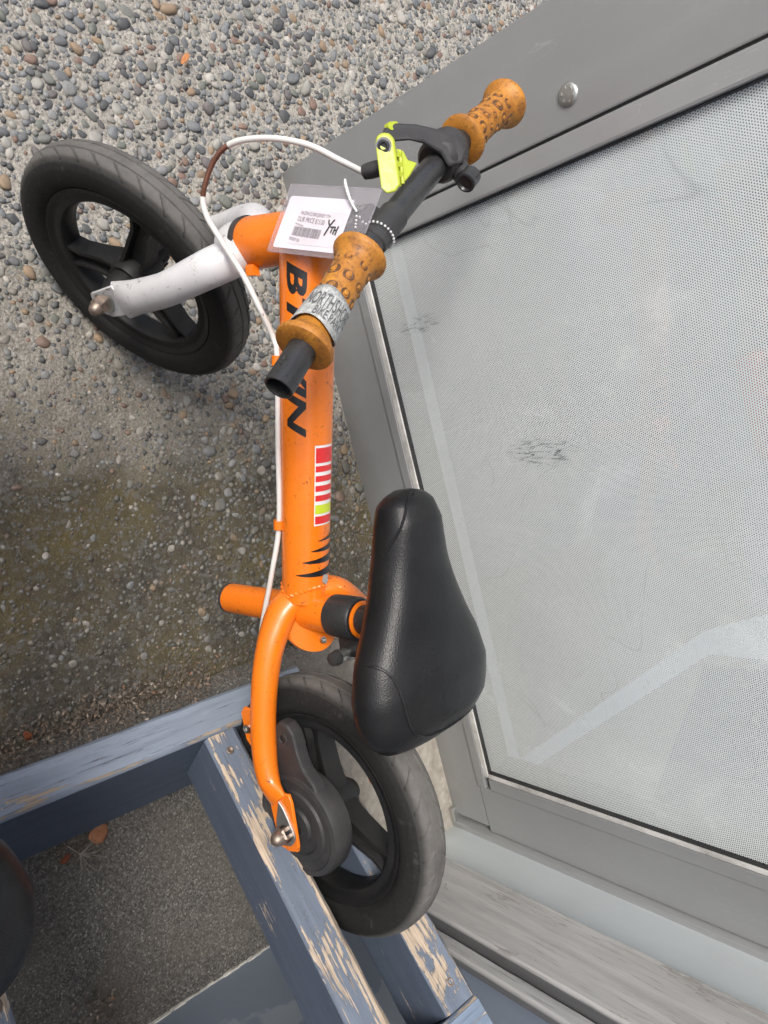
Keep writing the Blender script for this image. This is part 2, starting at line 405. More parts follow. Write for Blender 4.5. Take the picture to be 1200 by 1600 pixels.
def m_ground():
    n = NT('exposed_aggregate_concrete'); p = n.geo().outputs['Position']; x = n.xyz(p)
    d1 = n.noise(p, 3.2, 4, .55); fine = n.noise(p, 330, 5, .75); mid = n.noise(p, 60, 5, .65)
    dirt = n.math('ADD', x[0], n.math('MULTIPLY', n.math('SUBTRACT', d1, .5), .55))
    dirt = n.ramp(n.math('ADD', dirt, .5), [(.26, 0), (.46, 1)])
    grit = n.vor(p, 210, 'F1', 'Color'); gx = n.xyz(grit)[0]
    cem = n.mix(n.ramp(fine, [(.36, 0), (.64, 1)]), (.27, .248, .21), (.74, .69, .60))
    cem = n.mix(n.ramp(mid, [(.46, .0), (.74, .6)]), cem, (.24, .226, .2))
    cem = n.mix(n.ramp(n.noise(p, 620, 3, .6), [(.58, 0), (.66, .55)]), cem, (.13, .125, .11))
    mud = n.mix(n.ramp(mid, [(.36, 0), (.66, 1)]), (.056, .050, .040), (.108, .096, .074))
    mud = n.mix(n.ramp(n.noise(p, 5.5, 4, .6), [(.42, 0), (.64, .85)]), mud, (.150, .118, .045))
    mud = n.mix(n.ramp(fine, [(.60, 0), (.66, .8)]), mud, (.30, .28, .24))
    mud = n.mix(n.ramp(gx, [(.80, 0), (.82, .6)]), mud, (.16, .155, .145))
    # beyond the built pebbles the stones are only colour
    far = n.ramp(n.vor(p, 105, 'F1', 'Distance'), [(.40, 1), (.52, 0)])
    fc = n.vor(p, 105, 'F1', 'Color'); fcol = n.ramp(n.xyz(fc)[1], [(0, (.06, .063, .066)), (.5, (.17, .175, .175)), (.8, (.26, .24, .21)), (1, (.42, .39, .33))])
    mx_ = n.math('MAXIMUM', n.math('ABSOLUTE', n.math('DIVIDE', n.math('ADD', x[0], .55), 1.39)), n.math('ABSOLUTE', n.math('DIVIDE', n.math('SUBTRACT', x[1], .96), 1.35)))
    far = n.math('MULTIPLY', far, n.math('GREATER_THAN', mx_, 1))
    c = n.mix(far, cem, fcol); c = n.mix(n.math('MULTIPLY', dirt, .97), c, mud)
    n.set(c, .88, spec=.25); n.bump(n.math('ADD', n.math('MULTIPLY', mid, 1.2), fine), 1.0, .0045); return n.m
MAT['ground'] = m_ground()
def m_pebble(kind):
    n = NT('pebble_stone_' + kind); g = n.geo(); p = g.outputs['Position']; x = n.xyz(p)
    rnd = g.outputs['Random Per Island'] if kind == 'mass' else n.n('ObjectInfo').outputs['Random']
    c = n.ramp(rnd, [(0, (.060, .063, .066)), (.12, (.115, .121, .125)), (.26, (.175, .184, .188)), (.40, (.230, .232, .225)), (.53, (.165, .168, .145)), (.62, (.33, .315, .275)), (.72, (.115, .10, .098)),
                     (.78, (.27, .25, .21)), (.84, (.28, .19, .11)), (.90, (.20, .12, .085)), (.945, (.14, .15, .125)), (.975, (.45, .42, .37)), (1, (.40, .30, .18))], 'CONSTANT')
    k = n.noise(p, 260, 5, .7); k2 = n.noise(p, 55, 3)
    c = n.mix(n.ramp(k, [(.3, 0), (.75, .55)]), c, n.mix(.5, c, (.30, .29, .27)))
    c = n.mix(n.ramp(k2, [(.35, 0), (.7, .35)]), c, (.05, .05, .05))
    d1 = n.noise(p, 3.2, 4, .55)
    dirt = n.ramp(n.math('ADD', n.math('ADD', x[0], n.math('MULTIPLY', n.math('SUBTRACT', d1, .5), .55)), .5), [(.27, 0), (.50, .94)])
    dirt = n.math('MULTIPLY', dirt, n.ramp(n.noise(p, 42, 3), [(.38, .25), (.6, 1)]))
    c = n.mix(dirt, c, (.088, .079, .061))
    n.set(c, .62, spec=.35); n.bump(k, .2, .001); return n.m
MAT['pebble'] = m_pebble('single'); MAT['pebble_mass'] = m_pebble('mass')
def m_asphalt():
    n = NT('old_asphalt'); p = n.geo().outputs['Position']; x = n.xyz(p)
    g = n.vor(p, 560, 'F1', 'Color'); f = n.noise(p, 420, 4, .7); a = n.noise(p, 9, 4, .6)
    s = n.xyz(g)
    c = n.ramp(s[0], [(0, (.052, .050, .046)), (.45, (.092, .087, .079)), (.8, (.130, .123, .111)), (.95, (.18, .17, .152)), (1, (.26, .245, .22))])
    c = n.mix(n.ramp(a, [(.4, 0), (.72, .7)]), c, (.110, .096, .078))
    c = n.mix(n.ramp(f, [(.6, 0), (.7, .4)]), c, (.15, .138, .118))
    # worn to pale cement towards the shop front
    pale = n.ramp(n.math('ADD', x[1], n.math('MULTIPLY', n.math('SUBTRACT', n.noise(p, 14, 4), .5), .12)), [(.53, 0), (.68, 1)])
    pc = n.mix(n.ramp(n.noise(p, 55, 5, .7), [(.32, 0), (.7, 1)]), (.27, .245, .205), (.46, .43, .375))
    c = n.mix(pale, c, pc)
    n.set(c, .9, spec=.25); n.bump(n.math('ADD', s[1], f), .6, .0018); return n.m
MAT['asphalt'] = m_asphalt()
def m_litter():
    n = NT('leaf_litter_flakes'); r = n.geo().outputs['Random Per Island']
    c = n.ramp(r, [(0, (.06, .050, .041)), (.3, (.11, .088, .068)), (.55, (.165, .135, .105)), (.75, (.085, .074, .064)), (.9, (.25, .21, .165)), (.97, (.20, .10, .055)), (1, (.40, .37, .32))])
    n.set(c, .9, spec=.2); return n.m
MAT['litter'] = m_litter()
def m_leaf(name, a, b):
    n = NT(name); p = n.geo().outputs['Position']
    n.set(n.mix(n.ramp(n.noise(p, 190, 5, .7), [(.35, 0), (.65, 1)]), a, b), .7, spec=.3); return n.m
MAT['leaf_tan'] = m_leaf('dry_leaf_tan', (.36, .165, .085), (.24, .105, .055)); MAT['leaf_orange'] = m_leaf('dry_leaf_orange', (.55, .24, .09), (.4, .16, .06)); MAT['leaf_red'] = m_leaf('dry_leaf_rust', (.22, .07, .03), (.13, .04, .02))
MAT['feather'] = m_leaf('feather_down', (.34, .31, .27), (.22, .20, .17))
def m_sleeve():
    n = NT('clear_vinyl'); tr = n.n('BsdfTransparent'); gl = n.n('BsdfGlossy'); gl.inputs['Roughness'].default_value = .12; df = n.n('BsdfDiffuse'); df.inputs[0].default_value = (.8, .78, .82, 1)
    tr.inputs[0].default_value = (.95, .93, .95, 1)
    fr = n.n('Fresnel'); bf = n.geo().outputs['Backfacing']; n.l(n.math('ADD', 1.5, n.math('MULTIPLY', bf, 1 / 1.5 - 1.5)), fr.inputs[0]); m1 = n.n('MixShader'); m2 = n.n('MixShader'); m1.inputs[0].default_value = .10
    n.l(tr.outputs[0], m1.inputs[1]); n.l(df.outputs[0], m1.inputs[2]); n.l(fr.outputs[0], m2.inputs[0]); n.l(m1.outputs[0], m2.inputs[1]); n.l(gl.outputs[0], m2.inputs[2]); n.l(m2.outputs[0], n.out.inputs[0]); return n.m
MAT['sleeve'] = m_sleeve()
MAT['room_floor'] = plain('shop_floor_vinyl', (.30, .31, .32), .5); MAT['room_wall'] = plain('shop_wall', (.5, .5, .5), .8)
MAT['room_white'] = plain('shop_white_board', (.88, .89, .88), .5); MAT['room_dark'] = plain('shop_dark_cabinet', (.035, .045, .075), .6); MAT['room_tan'] = plain('shop_tan_reflection', (.55, .42, .3), .6); MAT['room_pink'] = plain('shop_pink_panel', (.62, .16, .2), .6)

# ------------------------------------------------------------------ ground, asphalt
def edge_x(y): return .243 - .186 * (y - .193)          # where the pebbled slab ends and the asphalt begins
def gz(x, y):
    return .0045 * (noise.noise((x * 14, y * 14, 0)) * .5 + noise.noise((x * 45, y * 45, 3)) * .35)
xs = sorted(set([-60, -20, -8, -4, -2.5] + [round(v, 3) for v in np.arange(-1.7, .46, .018)] + [1, 3, 8, 20, 60]))
ys = sorted(set([-60, -20, -8, -3, -1, -.3] + [round(v, 3) for v in np.arange(0, 2.3, .018)] + [3, 5, 9, 20, 60]))
gv = [(x, y, gz(x, y) if -1.7 <= x <= .46 and 0 <= y <= 2.28 else 0) for y in ys for x in xs]
nx = len(xs)
gfaces = [(j * nx + i, j * nx + i + 1, (j + 1) * nx + i + 1, (j + 1) * nx + i) for j in range(len(ys) - 1) for i in range(nx - 1)]
ground = mk('ground', gv, gfaces, MAT['ground'], mw=Matrix.Identity(4)); ground['kind'] = 'structure'
# asphalt strip the rack stands on, two centimetres higher, with a crumbling edge
ay = list(np.arange(-1.6, 2.0, .02)); av = []; af = []
for j, y in enumerate(ay):
    e = edge_x(y) + .016 + .007 * noise.noise((y * 30, 1, 0)) + .004 * noise.noise((y * 110, 5, 0))
    for k, (dx, z) in enumerate(((-.012, -.006), (-.004, .012), (.006, .019), (.05, .02), (.5, .02), (6, .02))):
        av.append((e + dx, y, z + (.0012 * noise.noise((dx * 50, y * 50, 9)) if k > 1 else 0)))
for j in range(len(ay) - 1):
    for k in range(5): af.append((j * 6 + k, j * 6 + k + 1, (j + 1) * 6 + k + 1, (j + 1) * 6 + k))
asph = mk('asphalt_strip', av, af, MAT['asphalt'], mw=Matrix.Identity(4)); asph['kind'] = 'structure'

# pebbles of the exposed aggregate
def ico(sub):
    bm = bmesh.new(); bmesh.ops.create_icosphere(bm, subdivisions=sub, radius=1)
    v = [x.co.copy() for x in bm.verts]; f = [tuple(x.index for x in q.verts) for q in bm.faces]; bm.free(); return v, f
iv, ifc = ico(2); ivl, ifl = ico(1)
def stone_shape(vs, seed):
    """water-worn pebble: lumpy ellipsoid with a few flattened faces"""
    sy, sz = rng.uniform(.58, .98), rng.uniform(.40, .72); out = []
    pl_ = [(V((rng.gauss(0, 1), rng.gauss(0, 1), rng.gauss(0, .5))).normalized(), rng.uniform(.60, .86)) for _ in range(rng.randint(4, 9))] + [(V((rng.uniform(-.25, .25), rng.uniform(-.25, .25), 1)).normalized(), rng.uniform(.62, .85))]
    for v in vs:
        k = 1 + .20 * noise.noise(v * 1.3 + V((seed * 3.7, 0, 0))) + .10 * noise.noise(v * 2.8 + V((0, seed * 5.1, 0)))
        p = v * k
        for n_, d_ in pl_:
            e = p.dot(n_) - d_
            if e > 0: p = p - n_ * e * .88
        out.append((p.x * 1.24, p.y * sy * 1.24, p.z * sz))
    return np.array(out)
shapes_hi = [stone_shape(iv, i) for i in range(22)]; shapes_lo = [stone_shape(ivl, i + 50) for i in range(14)]
CAMP = V((0, 0, CAM_H))
def seen(x, y):
    d = V((x, y, 0)) - CAMP; z = d.dot(cf); return abs(d.dot(cu) / z) < 600 / 1130 * 1.02 and abs(d.dot(cv) / z) < 800 / 1130 * 1.02
cells = {}; stones = []
def dirtiness(x, y):
    t = (x + .30 * noise.noise((x * 2.6, y * 2.6, 7)) + .23) / .32
    return min(1, max(0, t))
def try_stone(x, y, r, tight):
    cx, cy = int(x / .03), int(y / .03)
    for i in (-1, 0, 1):
        for j in (-1, 0, 1):
            for (a, b, q) in cells.get((cx + i, cy + j), ()):
                if (a - x) ** 2 + (b - y) ** 2 < (tight * (q + r)) ** 2: return
    cells.setdefault((cx, cy), []).append((x, y, r)); stones.append((x, y, r))
def in_window(x, y):      # behind the shop front: no pebbles
    d = V((x, y, 0)) - W0; return d.dot(WN) < .004 and d.dot(WD) > -.004
for r0, r1, cnt, tight in ((.0085, .0112, 330, .98), (.0058, .0085, 5200, .74), (.0040, .0058, 30000, .66), (.0025, .0040, 60000, .64), (.0013, .0025, 45000, .74)):
    for _ in range(cnt):
        x = rng.uniform(-1.35, .24); y = rng.uniform(.12, 1.75)
        if x > edge_x(y) - .004 or in_window(x, y): continue
        if y > 1.15 and x > -.3: continue
        if x < -.75 and y < .35: continue
        dd = dirtiness(x, y); r = rng.uniform(r0, r1)
        if dd > .25 and r > .0062 and rng.random() < dd * 1.1: continue
        if dd > .55 and r > .0042 and rng.random() < .55: continue
        if dd > .3: r *= 1 - .35 * dd * rng.random()
        if rng.random() < dd * .25: continue
        if r < .003 and not seen(x, y): continue
        try_stone(x, y, r, tight)
# the slab goes on beyond the picture: plainer spread of the same stones
gx_ = -1.95
while gx_ < .24:
    gy_ = -.40
    while gy_ < 2.32:
        x = gx_ + rng.uniform(-.0042, .0042); y = gy_ + rng.uniform(-.0042, .0042); gy_ += .0098
        if (-1.35 < x < .24 and .12 < y < 1.75) and not (y > 1.15 and x > -.3) and not (x < -.75 and y < .35): continue
        if x > edge_x(y) - .004 or in_window(x, y) or rng.random() < .12 + .5 * dirtiness(x, y): continue
        stones.append((x, y, rng.choice((.0030, .0036, .0042, .0047, .0049))))
    gx_ += .0098
ranked = sorted(range(len(stones)), key=lambda i: -(stones[i][2] / (V((stones[i][0], stones[i][1], 0)) - CAMP).length) if seen(stones[i][0], stones[i][1]) else 0)
single = set(ranked[:300])
base_me = []
for k, sh in enumerate(shapes_hi):
    me = bpy.data.meshes.new('pebble'); me.from_pydata([tuple(v) for v in sh], [], ifc); me.materials.append(MAT['pebble'])
    me.polygons.foreach_set('use_smooth', [True] * len(me.polygons)); base_me.append(me)
mv, mf = [], []; nb = 0
fl = np.array(ifl); fh = np.array(ifc)
for i, (x, y, r) in enumerate(stones):
    dd = dirtiness(x, y); zc = gz(x, y) - r * (.02 + .24 * dd) + rng.uniform(-.24, .14) * r; a = rng.uniform(0, 6.283)
    if i in single:
        o = bpy.data.objects.new('pebble', rng.choice(base_me)); col.objects.link(o); o.parent = ground
        o.location = (x, y, zc); o.scale = (r, r, r); o.rotation_euler = (rng.uniform(-.25, .25), rng.uniform(-.25, .25), a)
    else:
        big = r > .0050; sh = rng.choice(shapes_hi if big else shapes_lo); ca, sa = math.cos(a), math.sin(a)
        tl = rng.uniform(-.3, .3); q = sh * r
        q = np.stack([q[:, 0] * ca - q[:, 1] * sa + x, q[:, 0] * sa + q[:, 1] * ca + y, q[:, 2] + tl * q[:, 0] * .5 + zc], 1)
        mv.append(q); mf.append((fh if big else fl) + nb); nb += len(q)
mv = np.concatenate(mv); mf = np.concatenate(mf)
me = bpy.data.meshes.new('pebble_mass'); me.vertices.add(len(mv)); me.vertices.foreach_set('co', mv.astype(np.float32).ravel())
me.loops.add(len(mf) * 3); me.loops.foreach_set('vertex_index', mf.astype(np.int32).ravel())
me.polygons.add(len(mf)); me.polygons.foreach_set('loop_start', np.arange(0, len(mf) * 3, 3, dtype=np.int32))
me.update(calc_edges=True); me.polygons.foreach_set('use_smooth', [True] * len(mf)); me.materials.append(MAT['pebble_mass'])
pm = bpy.data.objects.new('pebble_mass', me); col.objects.link(pm); pm.parent = ground; pm['kind'] = 'stuff'

# ------------------------------------------------------------------ shop window
win = thing('shop_window', W0 + WD * .5, 'large grey aluminium shop window with white perforated film behind its glass', 'window')
Z = V((0, 0, 1)); WH = 2.25
def wbox(name, s0, s1, o0, o1, h0, h1, mat, parent=win, bev=.0015):
    o = MB().add(*box(wp(s0, o0, h0), WD * (s1 - s0), WN * (o1 - o0), Z * (h1 - h0))).build(name, mat, parent)
    return bevel(o, bev, 2) if bev else o
wbox('corner_panel', 0, .1105, -.09, .0, -.01, WH, MAT['alu'], bev=.002)
wbox('gasket', .1107, .1133, -.05, -.0025, .13, WH - .1, MAT['gasket'], bev=0)
wbox('stile', .1135, .1375, -.05, .003, .1265, WH - .1, MAT['alu_light'], bev=.003)
wbox('bottom_rail', .1108, .9985, -.085, -.0005, -.01, .093, MAT['alu'], bev=.0018)
wbox('bottom_bead', .1115, .925, -.05, .0022, .0937, .1085, MAT['alu'], bev=.001)
wbox('weather_seal', .139, .905, -.05, .0008, .109, .1185, MAT['chalk'], bev=.001)
wbox('gasket', .139, .9, -.05, -.0012, .1187, .1199, MAT['gasket'], bev=0)
wbox('gasket', .1378, .1390, -.05, -.0012, .1207, WH - .1, MAT['gasket'], bev=0)
wbox('stile', .9255, 1.007, -.085, .0, .0945, WH - .1, MAT['alu'], bev=.0018)
wbox('stile', .906, .9248, -.05, .0022, .119, WH - .1, MAT['alu'], bev=.001)
wbox('weather_seal', .899, .9055, -.05, .0008, .119, WH - .1, MAT['chalk'], bev=.001)
wbox('gasket', .8974, .8988, -.05, -.0012, .1207, WH - .1, MAT['gasket'], bev=0)
wbox('corner_lip', 1.0085, 1.034, -.085, .009, .012, WH, MAT['alu_light'], bev=.004)
wbox('top_rail', .1108, 1.007, -.085, 0, WH - .098, WH, MAT['alu'], bev=.002)
# thin pale scratch line where bead meets rail
wbox('bead_joint', .15, .925, -.02, .0012, .0928, .0939, MAT['chalk'], bev=0)
gl = wbox('glass_pane', .1385, .8985, -.007, -.0042, .1205, WH - .1, MAT['glass'], bev=0)
# film right behind the glass; local x along the wall, y up
fm = Matrix((WD, Z, WN)).transposed().to_4x4(); fm.translation = wp(.14, -.0078, .1195)
mk('window_film', [(-.0006, 0, 0), (.758, 0, 0), (.758, WH - .222, 0), (-.0006, WH - .222, 0)], [(0, 1, 2, 3)], MAT['film'], gl, mw=fm, smooth=False)
b = MB(); b.add(*lathe(wp(.083, 0, .441), WN, [(-.002, .0105), (.0006, .0105), (.0018, .0098), (.0026, .0078), (.0030, .004), (.0031, .0001)], 28))
for k in range(6):
    a = math.radians(60 * k + 10); c = wp(.083 + .0062 * math.cos(a), .0024, .441 + .0062 * math.sin(a))
    b.add(*box(c - WD * .0012 - Z * .0009, WD * .0024, WN * .0008, Z * .0018))
b.build('bolt_head', MAT['zinc'], win)
# clip at the foot of the frame
bevel(MB().add(*box(wp(.985, -.01, .012), WD * .026, WN * .02, Z * .016)).build('foot_clip', MAT['zinc'], win), .003)

# shop interior seen faintly through the film
room = thing('shop_interior', wp(.6, -1.2, 0), 'dim shop interior with pale floor behind the perforated window film', 'room')
def rbox(name, s0, s1, o0, o1, h0, h1, mat): return MB().add(*box(wp(s0, o0, h0), WD * (s1 - s0), WN * (o1 - o0), Z * (h1 - h0))).build(name, mat, room, smooth=False)
rbox('floor', .02, 3.2, -3, -.095, -.02, .012, MAT['room_floor'])
rbox('back_wall', .02, 3.2, -3.05, -3.0, 0, 1.0, MAT['room_wall'])
rbox('side_wall', .0, .05, -3, -.095, 0, 2.2, MAT['room_wall'])
rbox('inner_sill', .12, .99, -.09, -.052, .085, .102, MAT['room_white'])
# white skirting, dark cabinet; wedge and peach reflections laid in as flat coloured sheets
def rbeam(name, p, q, wdt, hgt, mat):
    d = (V(q) - V(p)); nn = V((d.y, -d.x, 0)).normalized() * wdt
    MB().add(*box(V(p), d, nn, Z * hgt)).build(name, mat, room, smooth=False)
def rboard(name, pts, hgt, mat): MB().add(*extrude([V((x, y, .0125)) for x, y in pts], Z * hgt)).build(name, mat, room, smooth=False)
rboard('white_skirting_wedge', [(.443, 1.001), (.467, 1.027), (.356, 1.751), (.431, 2.162), (.293, 2.166), (.296, 1.736)], .012, MAT['room_white'])
rboard('cabinet', [(.381, 1.733), (.463, 2.161), (.98, 2.145), (.666, 1.455)], .010, MAT['room_dark'])
rboard('tan_reflection', [(.559, 1.259), (.616, 1.34), (.563, 1.679), (.51, 1.572)], .007, MAT['room_tan'])
rboard('pink_panel', [(-.389, 1.935), (-.452, 2.144), (-.13, 2.134), (-.162, 2.07)], .02, MAT['room_pink'])

# ------------------------------------------------------------------ blue side wall with its corner trim
wall = thing('side_wall', bp(.6, 0, 0), 'slate blue painted wall beside the bike rack, grey timber trim at its corner', 'wall')
def axes(x, y, z, c):
    mm = Matrix((x, y, z)).transposed().to_4x4(); mm.translation = c; return mm
def beam(name, c, x, y, z, lx, ly, lz, mat, parent, bev=.002, jag=0):
    """timber: box centred on c, local x along the grain; subdivided so that arrises can be slightly uneven"""
    nxs = max(2, int(lx / .02)); vs = []; fs = []
    prof = [(-1, -1), (-1, 1), (1, 1), (1, -1)]
    be = bev
    ring = []
    for (sy, sz) in ((-1, -1), (1, -1), (1, 1), (-1, 1)):
        if sy * sz > 0: ring += [(sy * (ly / 2), sz * (lz / 2 - be)), (sy * (ly / 2 - be), sz * lz / 2)] if (sy, sz) == (1, 1) else [(sy * ly / 2, sz * (lz / 2 - be)), (sy * (ly / 2 - be), sz * lz / 2)]
        else: ring += [(sy * (ly / 2 - be), sz * lz / 2), (sy * ly / 2, sz * (lz / 2 - be))]
    # order the ring by angle
    ring.sort(key=lambda p: math.atan2(p[1] / lz, p[0] / ly))
    k = len(ring); seed = rng.uniform(0, 50)
    for i in range(nxs + 1):
        t = -lx / 2 + lx * i / nxs
        for j, (a, b_) in enumerate(ring):
            d = jag * noise.noise((t * 40 + seed, j * 3.3, 0)); s = 1 + d
            vs.append((t, a * s, b_ * s))
    for i in range(nxs):
        for j in range(k): fs.append((i * k + j, i * k + (j + 1) % k, (i + 1) * k + (j + 1) % k, (i + 1) * k + j))
    fs.append(tuple(range(k))[::-1]); fs.append(tuple(nxs * k + j for j in range(k)))
    return mk(name, vs, fs, mat, parent, True, axes(x, y, z, c), 30)
MB().add(*box(bp(.2318, -.12, .0), BD * 2.2, BN * .12, Z * 2.3)).build('painted_board', MAT['blue_wall'], wall, smooth=False)
MB().add(*box(bp(-.10, -.12, .0), BD * .208, BN * .1185, Z * 2.3)).build('flashing', MAT['pale_metal'], wall, smooth=False)
# local axes: x up (grain), y along wall, z outwards
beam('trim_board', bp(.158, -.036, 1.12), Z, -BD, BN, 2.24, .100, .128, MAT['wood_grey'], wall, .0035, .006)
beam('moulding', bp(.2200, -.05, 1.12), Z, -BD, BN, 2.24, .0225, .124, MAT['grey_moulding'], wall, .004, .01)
# chipped filler line along the foot of the wall
b = MB(); q = .26
while q < 1.6:
    ln = rng.uniform(.006, .022); wd_ = rng.uniform(.0010, .0030)
    if rng.random() < .86:
        p = bp(q, 0, .0195); pts = [p, p + BD * ln, p + BD * ln + BN * wd_ * rng.uniform(.4, 1), p + BD * ln * .6 + BN * wd_ * rng.uniform(.8, 1.2), p + BD * ln * .2 + BN * wd_]
        b.add(*extrude(pts, Z * rng.uniform(.002, .005)))
    q += ln * .8
b.build('foot_filler', MAT['chipped'], wall, smooth=False)
lump = MB()
# ------------------------------------------------------------------ bike rack
rack = thing('bike_rack', RO - RN * .12 + RS * .1, 'sloping timber bike rack with peeling slate blue paint, lower rail on the asphalt', 'bike rack')
def ro(rv, sv, nv): return RO + RR * rv + RS * sv + RN * nv
DEP = .0793; SW = .0353
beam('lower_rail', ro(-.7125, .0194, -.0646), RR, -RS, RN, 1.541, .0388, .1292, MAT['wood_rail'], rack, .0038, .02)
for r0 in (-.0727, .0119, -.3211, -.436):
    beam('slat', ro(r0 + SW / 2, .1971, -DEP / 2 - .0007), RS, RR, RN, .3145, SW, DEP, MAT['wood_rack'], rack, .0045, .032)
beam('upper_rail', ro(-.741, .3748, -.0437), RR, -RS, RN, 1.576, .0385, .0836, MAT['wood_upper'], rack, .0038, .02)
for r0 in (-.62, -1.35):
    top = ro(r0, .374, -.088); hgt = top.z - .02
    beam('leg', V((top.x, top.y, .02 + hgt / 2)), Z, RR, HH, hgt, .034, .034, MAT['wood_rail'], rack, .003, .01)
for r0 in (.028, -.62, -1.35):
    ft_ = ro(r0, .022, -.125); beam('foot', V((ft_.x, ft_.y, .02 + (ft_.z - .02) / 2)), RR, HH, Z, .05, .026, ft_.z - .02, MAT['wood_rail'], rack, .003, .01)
beam('wall_bracket', ro(.030, .374, -.05) + HH * .055, HH, RR, Z, .10, .03, .03, MAT['wood_rail'], rack, .003, .01)

for rv, sv_ in ((-.055, .342), (-.055, .06), (.0295, .335), (.0295, .055), (-.303, .33)):
    MB().add(*lathe(ro(rv, sv_, -.0012), RN, [(0, .0040), (.0010, .0038), (.0013, .0028), (.0006, .0012), (.0006, .0001)], 14)).build('screw', MAT['rusty_steel'], rack)

# ------------------------------------------------------------------ balance bike
STEER = V((.1262, .2182, .9677)).normalized(); SA = V((-.2279, .3245, .3068))
def st(t): return SA + STEER * t
BIKE = {}
def wheel_mesh(kind):
    """local axes: z = axle, towards the far side"""
    segs = 720; prof = []
    for k in range(73):
        a = -1 + 2 * k / 72
        y = .0205 * math.sin(a * math.pi / 2 * 1.0)
        # superellipse section
        yy = abs(y) / .0208; rr = .104 + .023 * (max(0, 1 - yy ** 2.6)) ** .5
        prof.append((y, rr))
    prof = [(-.0125, .0925), (-.017, .0965), (-.0197, .1015)] + prof[7:-7] + [(.0197, .1015), (.017, .0965), (.0125, .0925)]
    vs = []; n = len(prof)
    for j in range(segs):
        th = 2 * math.pi * j / segs; c, s = math.cos(th), math.sin(th)
        for (y, r) in prof:
            d = 0.
            if r > .118:
                ay_ = abs(y)
                if abs(ay_ - .0050) < .0008: d += .0014
                if abs(ay_ - .0150) < .0008: d += .0016
                side = 1 if y > 0 else -1
                ph = (th * 34 / (2 * math.pi) + ay_ * 62 * 1 + (0.5 if side > 0 else 0)) % 1
                if ay_ > .0056 and ay_ < .0152 and ph < .10: d += .0016
                d += .0002 * noise.noise((c * 40, s * 40, y * 90))
            r2 = r - d * (.35 if kind == 'rear' and math.sin(th * 1.0 + 2) > .2 else 1)
            vs.append((r2 * c, r2 * s, y))
    fs = [(j * n + i, j * n + i + 1, ((j + 1) % segs) * n + i + 1, ((j + 1) % segs) * n + i) for j in range(segs) for i in range(n - 1)]
    # close inner side
    fs += [(j * n + n - 1, j * n, ((j + 1) % segs) * n, ((j + 1) % segs) * n + n - 1) for j in range(segs)]
    return vs, fs
def spoke(ang, w0, w1):
    """hollow looking arm from hub to rim: a plate with two flanges"""
    out = MB(); c, s = math.cos(ang), math.sin(ang); X, Y, Z_ = V((c, s, 0)), V((-s, c, 0)), V((0, 0, 1))
    n = 12
    def sec(u):
        r = .012 + (.0825 - .012) * u; hw = np.interp(u, [0, .25, .75, 1], [w0 * .85, w0 * .82, w1, w1 * 1.45]); hz = np.interp(u, [0, .3, 1], [.0145, .0105, .0098])
        fl = .0035
        pts = [(-hw, -hz), (-hw + fl, -hz), (-hw + fl * 1.6, -hz * .35), (hw - fl * 1.6, -hz * .35), (hw - fl, -hz), (hw, -hz), (hw, hz), (hw - fl, hz), (hw - fl * 1.6, hz * .35), (-hw + fl * 1.6, hz * .35), (-hw + fl, hz), (-hw, hz)]
        return [X * r + Y * a + Z_ * b_ for a, b_ in pts]
    vs = []; k = 12
    for i in range(n + 1): vs += sec(i / n)
    fs = [(i * k + j, i * k + (j + 1) % k, (i + 1) * k + (j + 1) % k, (i + 1) * k + j) for i in range(n) for j in range(k)]
    out.add(vs, fs); return out
def build_wheel(kind, c, x, y, z, a0, bike):
    mw = axes(x, y, z, c); O0 = V((0, 0, 0)); Zl = V((0, 0, 1))
    rb = MB()
    ring = [(-.0135, .0945), (-.0150, .0935), (-.0145, .0905), (-.0122, .0885), (-.0116, .0850), (-.0124, .0835), (-.0116, .0795), (-.0090, .0775), (0, .0770), (.0090, .0775), (.0116, .0795), (.0124, .0835), (.0116, .0850), (.0122, .0885), (.0145, .0905), (.0150, .0935), (.0135, .0945)]
    rb.add(*lathe(O0, Zl, ring, 96, close=True, xref=(1, 0, 0)))
    for k in range(3):
        s_ = spoke(a0 + k * 2 * math.pi / 3, .0145, .0088); rb.add(s_.v, s_.f)
    rb.add(*lathe(O0, Zl, [(-.020, .008), (-.020, .0175), (-.014, .0195), (.014, .0195), (.020, .0175), (.020, .008)], 40, xref=(1, 0, 0)))
    rim = rb.build('wheel', MAT['rim'], bike, mw=mw)
    tv, tf_ = wheel_mesh(kind)
    mk('tyre', tv, tf_, MAT['tyre' if kind == 'front' else 'tyre_dusty'], rim, True, mw_rel(mw, rim), 40)
    hb = MB()
    if kind == 'front': prof = [(-.044, .0075), (-.044, .0105), (-.036, .0115), (-.034, .0135), (-.020, .0140), (.020, .0140), (.034, .0135), (.044, .010), (.044, .007)]
    else: prof = [(-.03, .010), (-.02, .016), (.018, .0165), (.022, .0165), (.0225, .0140), (.036, .0132), (.0365, .0160), (.0385, .0160), (.039, .0080), (.064, .0078), (.0645, .006)]
    hb.add(*lathe(O0, Zl, prof, 36, xref=(1, 0, 0)))
    for k in range(8):
        a = k * math.pi / 4; X = V((math.cos(a), math.sin(a), 0)); Y = V((-math.sin(a), math.cos(a), 0))
        hb.add(*box(X * .0135 - Y * .0008 + Zl * (-.033 if kind == 'front' else .023), X * .0022, Y * .0016, Zl * .012))
    hb.build('hub', MAT['rim'], rim, mw=mw_rel(mw, rim))
    return rim
def mw_rel(mw, par):      # children of a rotated part: identity in its own frame (mk subtracts only locations)
    return ('REL',)
_mk = mk
